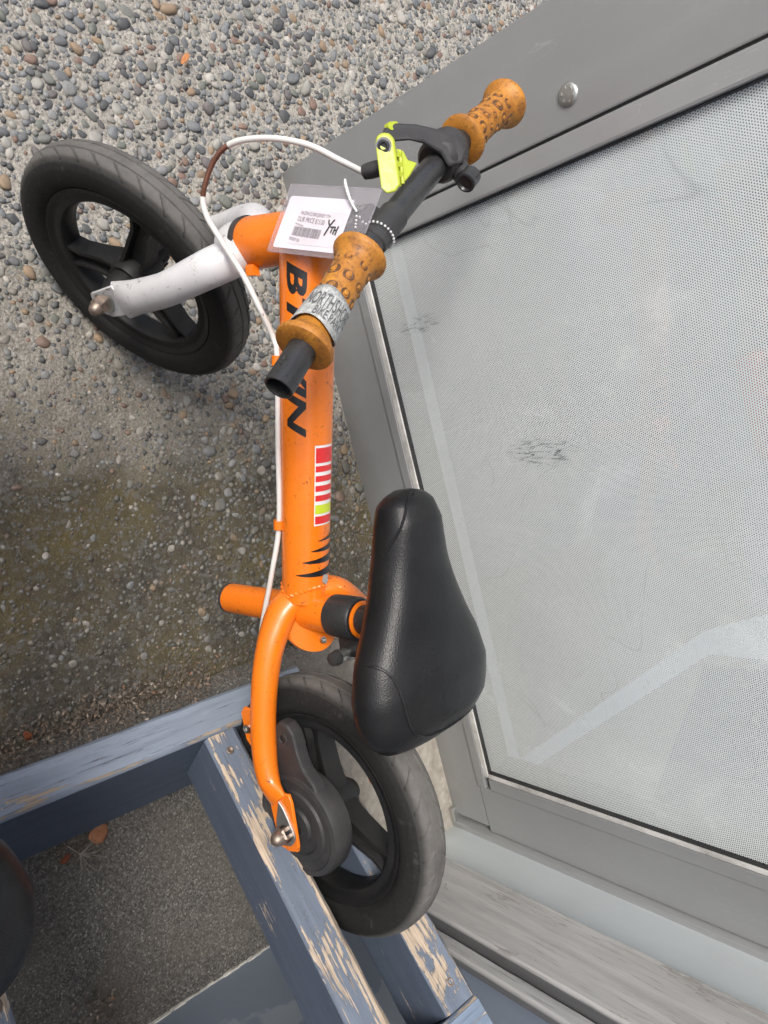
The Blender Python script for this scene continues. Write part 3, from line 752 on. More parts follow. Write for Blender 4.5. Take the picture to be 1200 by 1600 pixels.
def mk(name, verts, faces, mat, parent=None, smooth=True, mw=None, auto=None):
    if mw == ('REL',):
        o = _mk(name, verts, faces, mat, None, smooth, Matrix.Identity(4), auto); o.parent = parent; o.matrix_basis = Matrix.Identity(4); return o
    return _mk(name, verts, faces, mat, parent, smooth, mw, auto)

bike = thing('balance_bike', L(.25, 0, -.2), 'orange child balance bike with white fork, tan spotted grips and black saddle', 'balance bike', 'balance bikes in the rack')
build_wheel('rear', cR, tR, uR, tR.cross(uR), math.radians(62), bike)
build_wheel('front', cF, tF, uF, tF.cross(uF), math.radians(113), bike)

# --- main tube, head tube, seat tube
MA, MBt = V((-.2212, .3360, .3585)), V((.0760, .3797, .2860)); MAX = (MBt - MA).normalized(); MLEN = (MBt - MA).length
def mrad(t): return .0232 - .0022 * t / MLEN
main = MB().add(*tube([MA + MAX * t for t in np.linspace(0, MLEN, 12)], [mrad(0), mrad(MLEN)], 40)).build('main_tube', MAT['orange'], bike)
def on_main(t, phi, lift=.0003):
    """phi is measured round the tube from the side we look at, positive upwards"""
    c = MA + MAX * t; toc = CAMP - c; toc = (toc - MAX * toc.dot(MAX)).normalized(); upv = MAX.cross(toc).normalized()
    if upv.z < 0: upv = -upv
    return c + (toc * math.cos(phi) + upv * math.sin(phi)) * (mrad(t) + lift)
ht = MB(); ht.add(*lathe(st(-.012), STEER, [(0, .0205), (.003, .0215), (.03, .0208), (.062, .0208), (.072, .0218), (.076, .0205)], 40))
ht.add(*box(st(-.011) + tR * .019 - aR * .012, tR * .009, aR * .007, STEER * .009))
ht.build('head_tube', MAT['orange'], bike)
MB().add(*lathe(st(-.018), STEER, [(0, .0185), (.001, .0222), (.0055, .0226), (.0065, .019)], 40)).build('headset_ring', MAT['black_plastic'], bike)
MB().add(*lathe(st(.064), STEER, [(0, .019), (.001, .0218), (.006, .0218), (.008, .012)], 36)).build('headset_cap', MAT['black_plastic'], bike)
SL, SU = L(.1956, 0, -.101), L(.1858, 0, .060)
MB().add(*tube([SL.lerp(SU, t) for t in np.linspace(0, 1, 10)], [.0148, .0150, .0165, .0168], 32)).build('seat_tube', MAT['orange'], bike)
sax = (SU - SL).normalized()
MB().add(*lathe(SL - sax * .003, sax, [(0, .013), (.001, .0152), (.004, .0154), (.0045, .013)], 32)).build('tube_plug', MAT['black_plastic'], bike)
# weld beads
wb = MB()
for k in range(30):
    a = 2 * math.pi * k / 30; x_, y_, _ = basis(MAX)
    wb.add(*[(lambda vf: vf)(lathe(MBt - MAX * (.004 + .012 * abs(math.cos(a))) + (x_ * math.cos(a) + y_ * math.sin(a)) * .0205, x_ * -math.sin(a) + y_ * math.cos(a), [(-.0028, .0008), (0, .0022), (.0028, .0008)], 8))][0])
wb.build('weld', MAT['orange'], bike)

# --- rear stays with flattened ends
def stay(sg):
    if sg < 0: pts = [L(.206, -.006, .004), L(.190, -.021, -.0035), L(.158, -.038, -.0085), L(.1145, -.0475, -.0152), L(.072, -.0515, -.0198), L(.045, -.0540, -.0175), L(.028, -.0555, -.006)]
    else: pts = [L(.208, .006, .014), L(.200, .026, .026), L(.165, .053, .030), L(.115, .063, .018), L(.072, .066, .004), L(.045, .067, -.004), L(.028, .068, -.004)]
    p = catmull(pts, 6); so_ = .0535 if sg < 0 else .0655
    o = MB().add(*tube(p, [.013, .0135, .0125, .0118, .0115, .0115, .0125], 28, flat=([1.25, 1.15, 1, 1, 1, 1, 1.12], [.9, 1, 1, 1, 1, .85, .32]), ref=uR)).build('stay', MAT['orange'], bike)
    d = MB(); poly = [(.036, -.0175), (.038, .0105), (.030, .0128), (-.010, .0125), (-.0160, .0105), (-.0185, -.001), (-.016, -.0118), (-.010, -.0140), (.02, -.0168)]
    d.add(*extrude([L(f, (so_ + .0005) * sg, h) for f, h in poly], aR * .0032 * sg)); d = d.build('dropout', MAT['orange'], o); bevel(d, .0006, 1)
    return o
nst = stay(-1); stay(1)
# curved bridge plate between the stays with a hole
pl = MB(); n = 18; hole = V((.1595, .0035, 0)); top = []; 
outer = [(.178, -.022), (.166, -.019), (.156, -.012), (.151, -.003), (.1505, .006), (.155, .015), (.164, .021), (.178, .024)]
inner = [(.186, -.020), (.181, -.012), (.179, -.004), (.1785, .004), (.180, .012), (.186, .022)]
op = catmull([V((a, b_, 0)) for a, b_ in outer], 4); ip = catmull([V((a, b_, 0)) for a, b_ in inner], 6)
ip = [ip[int(i * (len(ip) - 1) / (len(op) - 1))] for i in range(len(op))]
def bridge_h(f): return .001 + (.186 - f) * .22
vs = []; fs = []; k = 6
for i in range(len(op)):
    for j in range(k):
        p = op[i].lerp(ip[i], j / (k - 1)); hh = .0045 + .020 * math.sin(max(0, min(1, (p.y + .022) / .046)) * math.pi * .5) + (-.004 * (1 - j / (k - 1)))
        vs.append(L(p.x, p.y, hh))
nn = len(vs); vs += [v - uR * .003 for v in vs]
for i in range(len(op) - 1):
    for j in range(k - 1):
        a = i * k + j; fs.append((a, a + 1, a + k + 1, a + k)); fs.append((a + nn, a + k + nn, a + k + 1 + nn, a + 1 + nn))
    fs.append((i * k, (i + 1) * k, (i + 1) * k + nn, i * k + nn)); fs.append((i * k + k - 1, i * k + k - 1 + nn, (i + 1) * k + k - 1 + nn, (i + 1) * k + k - 1))
brg = pl.add(vs, fs).build('bridge_plate', MAT['orange'], bike)
MB().add(*lathe(L(.160, .004, .0185), uR - tR * .25, [(0, .0030), (.0024, .0030), (.0025, .0022), (.001, .0020), (.001, .0001)], 18)).build('rivet', MAT['steel'], brg)
# brake tab on the near stay
tb = MB().add(*extrude([L(f, -.0545, h) for f, h in ((.112, -.022), (.113, -.032), (.107, -.037), (.082, -.036), (.076, -.031), (.078, -.022))], aR * -.003)).build('brake_tab', MAT['orange'], bike); bevel(tb, .0006, 1)
MB().add(*lathe(L(.093, -.057, -.0305), -aR, [(0, .0042), (.003, .0042), (.0035, .003), (.0012, .0024), (.0012, .0001)], 6)).build('bolt', MAT['steel'], tb)

# --- drum brake
dr = MB()
dr.add(*lathe(L(0, 0, 0), -aR, [(.022, .020), (.0225, .0475), (.026, .0495), (.040, .0495), (.0445, .0475), (.0455, .0430), (.0440, .0415), (.0440, .0345), (.0462, .0330), (.0465, .0270), (.0445, .0255), (.0445, .0180), (.047, .0165), (.0475, .0001)], 72))
dr.build('brake_drum', MAT['drum'], bike)
arm = [(.098, -.004), (.096, .006), (.088, .0125), (.074, .014), (.056, .0185), (.044, .030), (.030, .034), (.028, -.020), (.050, -.018), (.074, -.0165), (.090, -.014)]
am = MB().add(*extrude([L(f, -.030, h) for f, h in arm], aR * -.0135)).build('brake_arm', MAT['drum'], bike); bevel(am, .003, 3)
MB().add(*lathe(L(.082, -.0435, -.001), -aR, [(0, .0060), (.0012, .0058), (.0012, .0040), (-.0005, .0036), (-.0005, .0001)], 24)).build('rivet', MAT['drum'], am)

def nut(c, ax_, parent, flip=1):
    b = MB(); ax_ = V(ax_).normalized()
    b.add(*lathe(c, ax_, [(0, .0088), (.0055, .0088), (.007, .0072)], 6)); b.add(*lathe(c, ax_, [(.006, .0068), (.010, .0066), (.0135, .005), (.0155, .0025), (.016, .0001)], 20))
    o = b.build('axle_nut', MAT['rusty_steel'], parent); return o
for sg in (-1, 1):
    ws = catmull([V((.030, -.003, 0)), V((.018, -.0075, 0)), V((.002, -.0118, 0)), V((-.0105, -.007, 0)), V((-.0115, .003, 0)), V((-.002, .0118, 0)), V((.012, .0075, 0)), V((.024, .002, 0))], 5)
    so_ = .0570 if sg < 0 else .0690
    wsh = MB().add(*extrude([L(p.x, so_ * sg, p.y) for p in ws], aR * .0018 * sg)).build('washer', MAT['zinc'], bike); bevel(wsh, .0004, 1)
    nut(L(0, (so_ + .0018) * sg, 0), aR * sg, bike)
# --- fork
def leg(sg):
    pts = [st(-.020) + aF * .002 * sg, F(.030, .019 * sg, .159), F(.0250, .036 * sg, .146), F(.0215, .0455 * sg, .118), F(.019, .0485 * sg, .090), F(.0125, .0490 * sg, .050), F(.0075, .0495 * sg, .024)]
    return tube(catmull(pts, 6), [.0165, .0165, .0160, .0150, .0150, .0155, .0165], 28, flat=([1, 1, 1, 1, 1, 1.02, 1.12], [1, 1, 1, 1, .95, .8, .3]), ref=tF)
fk = MB(); fk.add(*leg(-1)); fk.add(*leg(1)); fk.add(*lathe(st(-.042), STEER, [(0, .008), (.002, .0165), (.012, .0195), (.0245, .0195)], 32))
fork = fk.build('fork', MAT['white_paint'], bike)
for sg in (-1, 1):
    d = MB().add(*extrude([F(t, .0488 * sg, h) for t, h in ((.0235, .031), (.0165, -.006), (.010, -.0145), (-.006, -.0150), (-.0125, -.008), (-.0105, .008), (-.008, .031))], aF * .0034 * sg)).build('dropout', MAT['white_paint'], fork); bevel(d, .0006, 1)
    ws = MB().add(*extrude([F(p.y * .85 + .001, .0524 * sg, p.x * .6 + .002) for p in catmull([V((.030, -.003, 0)), V((.012, -.0095, 0)), V((-.004, -.0125, 0)), V((-.0145, -.006, 0)), V((-.0145, .005, 0)), V((-.004, .0125, 0)), V((.012, .0095, 0)), V((.026, .003, 0))], 5)], aF * .0018 * sg)).build('washer', MAT['zinc'], bike)
    nut(F(0, .0541 * sg, 0), aF * sg, bike)

# --- seat clamp, post, saddle
cl = MB(); cl.add(*lathe(SU - sax * .016, sax, [(0, .0170), (.001, .0186), (.028, .0188), (.030, .0172), (.030, .0135)], 36))
cl.add(*extrude([L(f, -.006, h) for f, h in ((.171, .050), (.158, .050), (.152, .054), (.152, .068), (.158, .073), (.171, .073))], aR * .012))
clamp = cl.build('seat_clamp', MAT['black_metal'], bike)
MB().add(*lathe(L(.1545, -.016, .0560), aR, [(0, .0064), (.004, .0064), (.006, .0052), (.010, .0052), (.011, .0072), (.018, .0072), (.042, .004)], 20)).build('bolt', MAT['zinc'], clamp)
MB().add(*lathe(L(.1545, -.024, .0560), aR, [(0, .003), (.001, .0058), (.006, .0066), (.0085, .0066)], 20)).build('bolt_cap', MAT['black_plastic'], clamp)
MB().add(*lathe(SU + sax * .0145, sax, [(0, .0139), (.0010, .0158), (.0022, .0160), (.003, .0139)], 32)).build('clamp_liner', MAT['orange'], clamp)
MB().add(*tube([SU - sax * .03, SU + sax * .03, SU + sax * .068], .0128, 28)).build('seat_post', MAT['black_metal'], bike)

def saddle_mesh():
    n = 44; m = 40; vs = []; fs = []
    f0, f1 = .0900, .2935
    for i in range(n + 1):
        u = i / n
        uu = .5 - .5 * math.cos(math.pi * u)          # dense towards both ends
        f = f0 + (f1 - f0) * uu
        hw = np.interp(uu, [0, .03, .08, .16, .26, .38, .5, .62, .75, .88, .95, .985, 1], [.032, .053, .066, .0745, .0765, .0695, .0555, .0435, .035, .0305, .0262, .0190, .007])
        tz = np.interp(uu, [0, .05, .12, .25, .45, .7, .88, .96, 1], [.133, .154, .1635, .1665, .1625, .161, .164, .159, .148])       # crown
        ez = np.interp(uu, [0, .06, .2, .45, .7, .95, 1], [.126, .130, .132, .134, .136, .139, .143])                                # widest line
        bz = np.interp(uu, [0, .06, .2, .45, .7, .95, 1], [.114, .108, .105, .108, .114, .124, .134])                                # lower edge
        for j in range(m):
            a = 2 * math.pi * j / m; c, s = math.cos(a), math.sin(a)
            if s >= 0: y = math.copysign(abs(c) ** .80, c) * hw; z = ez + (tz - ez) * s ** .85
            else: y = math.copysign(abs(c) ** .55, c) * hw * (1 - .10 * (-s)); z = ez + (bz - ez) * (-s) ** .8
            # shallow groove of the stitched panel lines
            vs.append(L(f, y, z))
    for i in range(n):
        for j in range(m): fs.append((i * m + j, i * m + (j + 1) % m, (i + 1) * m + (j + 1) % m, (i + 1) * m + j))
    fs.append(tuple(range(m))[::-1]); fs.append(tuple(n * m + j for j in range(m)))
    return vs, fs
sv, sf = saddle_mesh()
saddle = mk('saddle', sv, sf, MAT['saddle'], bike, True, None, None)
MB().add(*tube([SU + sax * .045, SU + sax * .062], [.016, .026], 24)).build('saddle_mount', MAT['black_plastic'], bike)
# stitched panel lines pressed into the saddle (thin raised cords following its surface)
SAD = np.array([tuple(v) for v in sv]); SADN = 40
def sad_pt(i, j):
    """surface point at fractional ring i (0..44) and column j (0..40)"""
    i0 = int(max(0, min(43, math.floor(i)))); j0 = int(math.floor(j)) % SADN; a = i - i0; b_ = j - math.floor(j)
    g = lambda p, q: SAD[p * SADN + q % SADN]
    return V(g(i0, j0) * (1 - a) * (1 - b_) + g(i0 + 1, j0) * a * (1 - b_) + g(i0, j0 + 1) * (1 - a) * b_ + g(i0 + 1, j0 + 1) * a * b_)
for ij in ([(19.5, 19.4), (19.3, 18), (18.6, 16.4), (17, 15.2), (14.8, 14.7), (12, 14.4), (10, 13.9), (8.4, 12.6), (7.4, 10.8), (6.8, 8.6), (6.6, 5.5), (6.8, 2.6), (8, .6)],
           [(30, 19.4), (31.5, 18), (33.5, 16.2), (35.5, 15.0), (37.6, 14.2), (39.2, 13.2), (40.3, 11.6), (40.8, 10)],):
    pts = catmull([sad_pt(i, j) for i, j in ij], 5)
    MB().add(*tube(pts, .0011, 8)).build('saddle_seam', MAT['saddle'], saddle)

# --- stem, handlebar, grips
C0 = F(.0687, 0, .3025); EN = V((-.0800, .2546, .4380)); EF = V((-.3677, .515, .4169)); BNr = C0 - aF * .04; BFr = C0 + aF * .10
path = [EN, EN.lerp(BNr, .5), EN.lerp(BNr, .9)] + [BNr + aF * .012, C0, BFr - aF * .01] + [BFr.lerp(EF, .1), BFr.lerp(EF, .5), BFr.lerp(EF, .97)]
bar = MB().add(*tube(catmull(path, 6), .0101, 28, cap=False))
bar.add(*lathe(EN, (BNr - EN), [(0, .0101), (-.0004, .0094), (0, .0086), (.02, .0086), (.02, .0001)], 28, capends=False))
bar = bar.build('handlebar', MAT['black_metal'], bike)
sm = MB(); sm.add(*tube([st(.055), st(.085), st(.104)], [.0125, .0125, .013], 28)); sm.add(*lathe(C0 - aF * .020, aF, [(0, .0103), (.001, .0114), (.036, .0114), (.037, .0103)], 36))
sm.add(*extrude([C0 - aF * .017 + tF * a + STEER * b_ for a, b_ in ((-.010, -.034), (-.013, -.026), (-.012, -.012), (-.002, -.006), (-.002, -.034))], aF * .034))
stem = sm.build('stem', MAT['black_plastic'], bike)
for k in (-.009, .010): MB().add(*lathe(C0 + aF * k - tF * .0125 - STEER * .019, -tF + STEER * .1, [(0, .0048), (.0016, .0048), (.0016, .0030), (0, .0028), (0, .0001)], 20)).build('bolt', MAT['steel'], stem)

def grip(o, ax_, ln, seed):
    ax_ = V(ax_).normalized(); R_ = random.Random(seed)
    prof = [(0, .0103), (.0005, .0185), (.0022, .0203), (.0045, .0205), (.0068, .0190), (.0095, .0160), (.0130, .0144), (.018, .0138), (ln * .5, .0134), (ln - .019, .0138), (ln - .0135, .0148), (ln - .0095, .0170), (ln - .0068, .0198), (ln - .0040, .0210), (ln - .0015, .0203), (ln, .0175), (ln, .0103)]
    g = MB().add(*lathe(o, ax_, prof, 48)).build('grip', MAT['grip'], bike)
    x, y, z = basis(ax_); sp = MB(); kn = MB(); rows = 5
    for i in range(rows):
        h = .0185 + (ln - .038) * i / (rows - 1)
        for k in range(7):
            a = 2 * math.pi * (k + .5 * (i % 2)) / 7 + R_.uniform(-.08, .08); hh = h + R_.uniform(-.0012, .0012)
            nrm = x * math.cos(a) + y * math.sin(a); r_ = float(np.interp(hh, [p[0] for p in prof[1:-1]], [p[1] for p in prof[1:-1]])); s_ = R_.uniform(.6, 1.25)
            c = o + ax_ * hh + nrm * r_
            sp.add(*lathe(c, nrm, [(-.0016, .0046 * s_), (-.0003, .0044 * s_), (.0001, .0038 * s_), (-.0002, .0024 * s_), (-.0002, .0001)], 16))
            kn.add(*lathe(c, nrm, [(-.001, .0023 * s_), (.0006, .0019 * s_), (.0011, .0009 * s_), (.0012, .0001)], 10))
    sp.build('spot_ring', MAT['grip_dark'], g); kn.build('spot_knob', MAT['grip'], g); return g
NAX = (EN - BNr).normalized(); FAX = (EF - BFr).normalized()
gn = grip(BNr - NAX * .006, NAX, .096, 3); gf = grip(BFr + FAX * .034, FAX, .088, 5)

# --- text helpers
def text2d(body, size, shear=0, xs=1.0, ystep=None, bold=0.0):
    cu_ = bpy.data.curves.new('t', 'FONT'); cu_.body = body; cu_.size = size; cu_.shear = shear; cu_.resolution_u = 3; cu_.offset = bold; cu_.align_x = 'LEFT'
    ob = bpy.data.objects.new('t', cu_); col.objects.link(ob); bpy.context.view_layer.update()
    me_ = bpy.data.meshes.new_from_object(ob); bpy.data.objects.remove(ob); bpy.data.curves.remove(cu_)
    bm = bmesh.new(); bm.from_mesh(me_); bpy.data.meshes.remove(me_)
    for v in bm.verts: v.co.x *= xs
    if ystep:
        for axis_ in (0, 1):
            lo = min(v.co[axis_] for v in bm.verts); hi = max(v.co[axis_] for v in bm.verts); t = lo + ystep
            while t < hi:
                no = [0, 0, 0]; no[axis_] = 1; co = [0, 0, 0]; co[axis_] = t
                bmesh.ops.bisect_plane(bm, geom=list(bm.verts) + list(bm.edges) + list(bm.faces), plane_co=co, plane_no=no); t += ystep
    bm.verts.index_update(); vs_ = [(v.co.x, v.co.y) for v in bm.verts]; fs_ = [tuple(v.index for v in f.verts) for f in bm.faces]; bm.free()
    return vs_, fs_
def wtext(vf, fn, name, mat, parent, thick=None):
    vs_, fs_ = vf; return _mk(name, [fn(a, b_) for a, b_ in vs_], fs_, mat, parent, smooth=False)
# lettering on the main tube
tv = text2d('BTWIN', .027, .28, 1.0, .0022, .0009)
x0 = min(v[0] for v in tv[0]); x1 = max(v[0] for v in tv[0])
tv = ([((a - x0) / (x1 - x0) * .138, b_) for a, b_ in tv[0]], tv[1])
wtext(tv, lambda a, b_: on_main(.021 + a, -.76 + b_ / .0225 * .86, .0003), 'lettering', MAT['black_ink'], main)
def decal(name, fn, nu, nv, mat):
    vs_ = [fn(i / nu, j / nv) for i in range(nu + 1) for j in range(nv + 1)]
    fs_ = [(i * (nv + 1) + j, i * (nv + 1) + j + 1, (i + 1) * (nv + 1) + j + 1, (i + 1) * (nv + 1) + j) for i in range(nu) for j in range(nv)]
    return _mk(name, vs_, fs_, mat, main, smooth=True)
# tiger stripes
for t, tip, hw in ((.2500, .50, .0024), (.2590, .20, .0034), (.2692, -.14, .0042), (.2812, -.40, .0046)):
    def fn(i, j, t=t, tip=tip, hw=hw):
        ph = tip + (1.75 - tip) * i; wd_ = hw * (.04 + .96 * i ** .75); return on_main(t + (j - .5) * 2 * wd_ * 1.05 - .0025 * i, ph, .0004)
    decal('tiger_stripe', fn, 16, 3, MAT['black_ink'])
# plain striped sticker
def patch(t0, t1, p0, p1, mat, lift): decal('sticker_patch', lambda i, j: on_main(t0 + (t1 - t0) * i, p0 + (p1 - p0) * j, lift), 10, 10, mat)
patch(.166, .236, .32, 1.25, MAT['decal_white'], .0003)
patch(.168, .181, .36, 1.25, MAT['decal_red'], .0005)
for k in range(4): patch(.1835 + k * .0085, .1835 + k * .0085 + .0052, .36, 1.25, MAT['decal_red'], .0005)
patch(.2175, .2255, .36, 1.25, MAT['decal_lime'], .0005); patch(.2275, .2345, .36, 1.25, MAT['decal_red'], .0005)
sc_ = on_main(.2870, .88, .001); sn = (sc_ - (MA + MAX * .2870)).normalized(); sy = sn.cross(MAX)
_mk('foil_chip', *extrude([sc_ + MAX * a + sy * b_ for a, b_ in ((-.005, -.002), (.001, -.004), (.005, .001), (.002, .004), (-.004, .003))], sn * .0006), MAT['silver'], main, smooth=False)
# cable guides
for t in (.0985, .2400):
    c = on_main(t, -1.45, .0022); d_ = (c - (MA + MAX * t)).normalized()
    MB().add(*lathe(c - MAX * .004, MAX, [(0, .0034), (0, .0048), (.008, .0048), (.008, .0034)], 20, close=True)).build('cable_guide', MAT['orange'], main)

# sticker wrapped round the near grip
so = BNr + NAX * .047; sxx, syy, _ = basis(NAX); toc = (CAMP - so); toc = (toc - NAX * toc.dot(NAX)).normalized(); tang = NAX.cross(toc)
if tang.dot(cu) < 0: tang = -tang
def on_grip(h, phi, lift=0): return so + NAX * h + (toc * math.cos(phi) + tang * math.sin(phi)) * (.0150 + .0022 * h / .03 + lift)
m2 = NT('worn_sticker'); p_ = m2.geo().outputs['Position']
m2.set(m2.mix(m2.ramp(m2.noise(p_, 300, 5, .7, 1.5), [(.47, 0), (.53, .6)]), (.46, .47, .455), (.15, .155, .15)), .4); m2.bump(m2.noise(p_, 130, 4, .7, 1), .6, .002); MAT['worn_sticker'] = m2.m
vs_ = [on_grip(-.002 + .030 * i / 6 + .002 * math.sin(j * .3), -2.4 + 4.8 * j / 40) for i in range(7) for j in range(41)]
fs_ = [(i * 41 + j, i * 41 + j + 1, (i + 1) * 41 + j + 1, (i + 1) * 41 + j) for i in range(6) for j in range(40)]
stk = _mk('sticker', vs_, fs_, MAT['worn_sticker'], gn)
md = stk.modifiers.new('thick', 'SOLIDIFY'); md.thickness = .0005
MAT['sticker_ink'] = plain('sticker_print', (.11, .11, .11), .5)
for body, h0, hgt, a0, a1 in (('NORTHSHORE', .0165, .0125, -1.05, 1.25), ('BIKE PARK', .0250, .0075, -.45, .95)):
    tv = text2d(body, 1, 0, 1, .22); x0 = min(v[0] for v in tv[0]); x1 = max(v[0] for v in tv[0]); y1 = max(v[1] for v in tv[0])
    wtext(([((a - x0) / (x1 - x0), b_ / y1) for a, b_ in tv[0]], tv[1]), lambda a, b_: on_grip(h0 - b_ * hgt, a0 + (a1 - a0) * a, .0006), 'sticker_lettering', MAT['sticker_ink'], gn)

# --- brake lever on the far side of the bar
lev = MB(); lev.add(*lathe(C0 + aF * .090, aF, [(0, .0102), (.0005, .0150), (.004, .0178), (.024, .0182), (.029, .0165), (.034, .0135), (.034, .0102)], 40))
lev.add(*tube(catmull([F(.076, .108, .305), F(.084, .102, .311), F(.089, .095, .316)], 5), [.0095, .0085, .0075], 20))
perch = lev.build('lever_clamp', MAT['black_plastic'], bike)
dn = (F(.05, .09, .315) - CAMP).normalized()
def plate(name, pts, th, mat, parent, bv):
    o = MB().add(*extrude([F(*p) for p in pts], dn * th)).build(name, mat, parent); return bevel(o, bv, 3)
plate('lever_perch', [(0.0233, 0.0598, 0.2973), (0.0212, 0.0664, 0.2974), (0.0233, 0.074, 0.3012), (0.0345, 0.0865, 0.3088), (0.0499, 0.0986, 0.3175), (0.0615, 0.1061, 0.322), (0.0742, 0.1058, 0.3235), (0.0795, 0.0965, 0.3209), (0.0737, 0.0851, 0.315), (0.0617, 0.0853, 0.3152), (0.0473, 0.0787, 0.3107), (0.0396, 0.0733, 0.3062), (0.0335, 0.0642, 0.3015), (0.0303, 0.0582, 0.2982)], .013, MAT['black_plastic'], perch, .0028)
bb = F(.0905, .086, .3215); MB().add(*lathe(bb + aF * .012, -aF, [(0, .0078), (.0125, .0078), (.0130, .0062), (.0112, .0050), (.0112, .0001)], 24)).build('bolt', MAT['black_metal'], perch)
def slab(pts, w0, w1, th, nrm):
    """rounded bar of oval plan between two points, thickness th along nrm"""
    a, b_ = V(pts[0]), V(pts[1]); d_ = (b_ - a).normalized(); n_ = V(nrm).normalized(); s_ = n_.cross(d_).normalized(); poly = []
    for k in range(9): t = math.pi * k / 8; poly.append(b_ + s_ * math.cos(t) * w1 + d_ * math.sin(t) * w1)
    for k in range(9): t = math.pi * k / 8; poly.append(a - s_ * math.cos(t) * w0 - d_ * math.sin(t) * w0)
    return extrude([p - n_ * th / 2 for p in poly], n_ * th)
pv = F(.0281, .0437, .3063); vn = -dn
lever = plate('brake_lever', [(0.0233, 0.0423, 0.3022), (0.0204, 0.0466, 0.3031), (0.021, 0.0506, 0.3061), (0.0244, 0.0535, 0.3089), (0.0295, 0.053, 0.3106), (0.0375, 0.0455, 0.3111), (0.0546, 0.0309, 0.3115), (0.0563, 0.0249, 0.3087), (0.0533, 0.0199, 0.3048), (0.0478, 0.0204, 0.3028)], .0065, MAT['lime'], bike, .0018)
plate('lever_web', [(0.0361, 0.0544, 0.3064), (0.0406, 0.0562, 0.3093), (0.0471, 0.0536, 0.3105), (0.0536, 0.0586, 0.3127), (0.0563, 0.0475, 0.3099), (0.0572, 0.0332, 0.3066), (0.0462, 0.044, 0.3064)], .004, MAT['lime'], lever, .001)
rb = MB()
for k in (.1, .4, .7): q = F(.0385, .053, .3085).lerp(F(.0560, .0370, .3070), k); rb.add(*tube([q - dn * .0005, q - dn * .003], [.0022, .0018], 10))
rb.add(*tube([F(.0385, .054, .3085) - dn * .001, F(.057, .038, .3075) - dn * .001], .0016, 10)); rb.build('lever_rib', MAT['lime'], lever)
MB().add(*slab((F(.0235, .0705, .2985), F(.026, .076, .299)), .0030, .0028, .004, uF)).build('lever_stub', MAT['lime'], lever)
vnn = vn.normalized()
MB().add(*lathe(pv - vnn * .0002, vnn, [(-.004, .0046), (.0010, .0046), (.0012, .0040), (.0012, .0026), (-.0002, .0022), (-.0002, .0001)], 24)).build('pivot_bolt', MAT['black_metal'], lever)
MB().add(*lathe(pv - vnn * .0006, vnn, [(-.003, .0060), (.0009, .0058), (.0009, .0046)], 24, capends=False)).build('pivot_ring', MAT['steel'], lever)
cb0, cb1 = F(.041, .0455, .2935), F(.0365, .0415, .2785)
MB().add(*lathe(cb1, cb0 - cb1, [(0, .0030), (.0005, .0055), (.006, .0062), (.012, .0062), (.018, .005)], 20)).build('cable_barrel', MAT['black_plastic'], perch)

# --- brake cable
cab = [tuple(cb1), (-.2671, .3380, .3971), (-.2775, .3182, .3837), (-.2843, .2981, .3621), (-.2863, .2830, .3356), (-.2790, .2776, .3149), (-.2593, .2767, .2981), (-.2425, .2795, .2966), (-.2208, .2873, .3061), (-.1913, .2990, .3204), (-.1669, .3111, .3243), (-.1445, .3280, .3192)]
for t in (.0985, .17, .2400): cab.append(tuple(on_main(t, -1.45, .0022)))
cab += [(.0563, .3517, .2734), (.1150, .3554, .2485), tuple(L(.125, -.034, -.028)), tuple(L(.105, -.040, -.026))]
cp = catmull(cab, 10); i0, i1 = 42, 62
hs = MB().add(*tube(cp[:i0 + 1], .0024, 12)); hs.add(*tube(cp[i1:], .0024, 12)); cable = hs.build('brake_cable', MAT['white_cable'], bike)
rs = []; fine = catmull(cp[i0:i1 + 1], 6)
MB().add(*tube(fine, [.00185 if k % 3 == 0 else .0022 for k in range(len(fine))], 12)).build('rusty_cable_coil', MAT['rust'], cable)['label'] = 'bare rusty coil where the white sheath is missing'

# ------------------------------------------------------------------ price tag hanging from the handlebar
TL, TR_, BRr, BL = V((-.2500, .3120, .3716)), V((-.2284, .3385, .4453)), V((-.1812, .3300, .4130)), V((-.2018, .3009, .3539))
TNn = (TR_ - TL).cross(BL - TL).normalized()
if TNn.dot(CAMP - TL) < 0: TNn = -TNn
def tg(u, v, lift=0): return TL + (TR_ - TL) * u + (BL - TL) * v + TNn * lift
ptag = thing('price_tag', tg(.5, .5), 'clear vinyl sleeve with white barcode price card hanging from the handlebar', 'price tag')
def sheet(name, poly_u, poly_v, lift, mat, nu=10, nv=8, rad=0):
    (u0, u1), (v0, v1) = poly_u, poly_v; vs_ = []
    for i in range(nu + 1):
        for j in range(nv + 1): vs_.append(tg(u0 + (u1 - u0) * i / nu, v0 + (v1 - v0) * j / nv, lift))
    fs_ = [(i * (nv + 1) + j, i * (nv + 1) + j + 1, (i + 1) * (nv + 1) + j + 1, (i + 1) * (nv + 1) + j) for i in range(nu) for j in range(nv)]
    return _mk(name, vs_, fs_, mat, ptag)
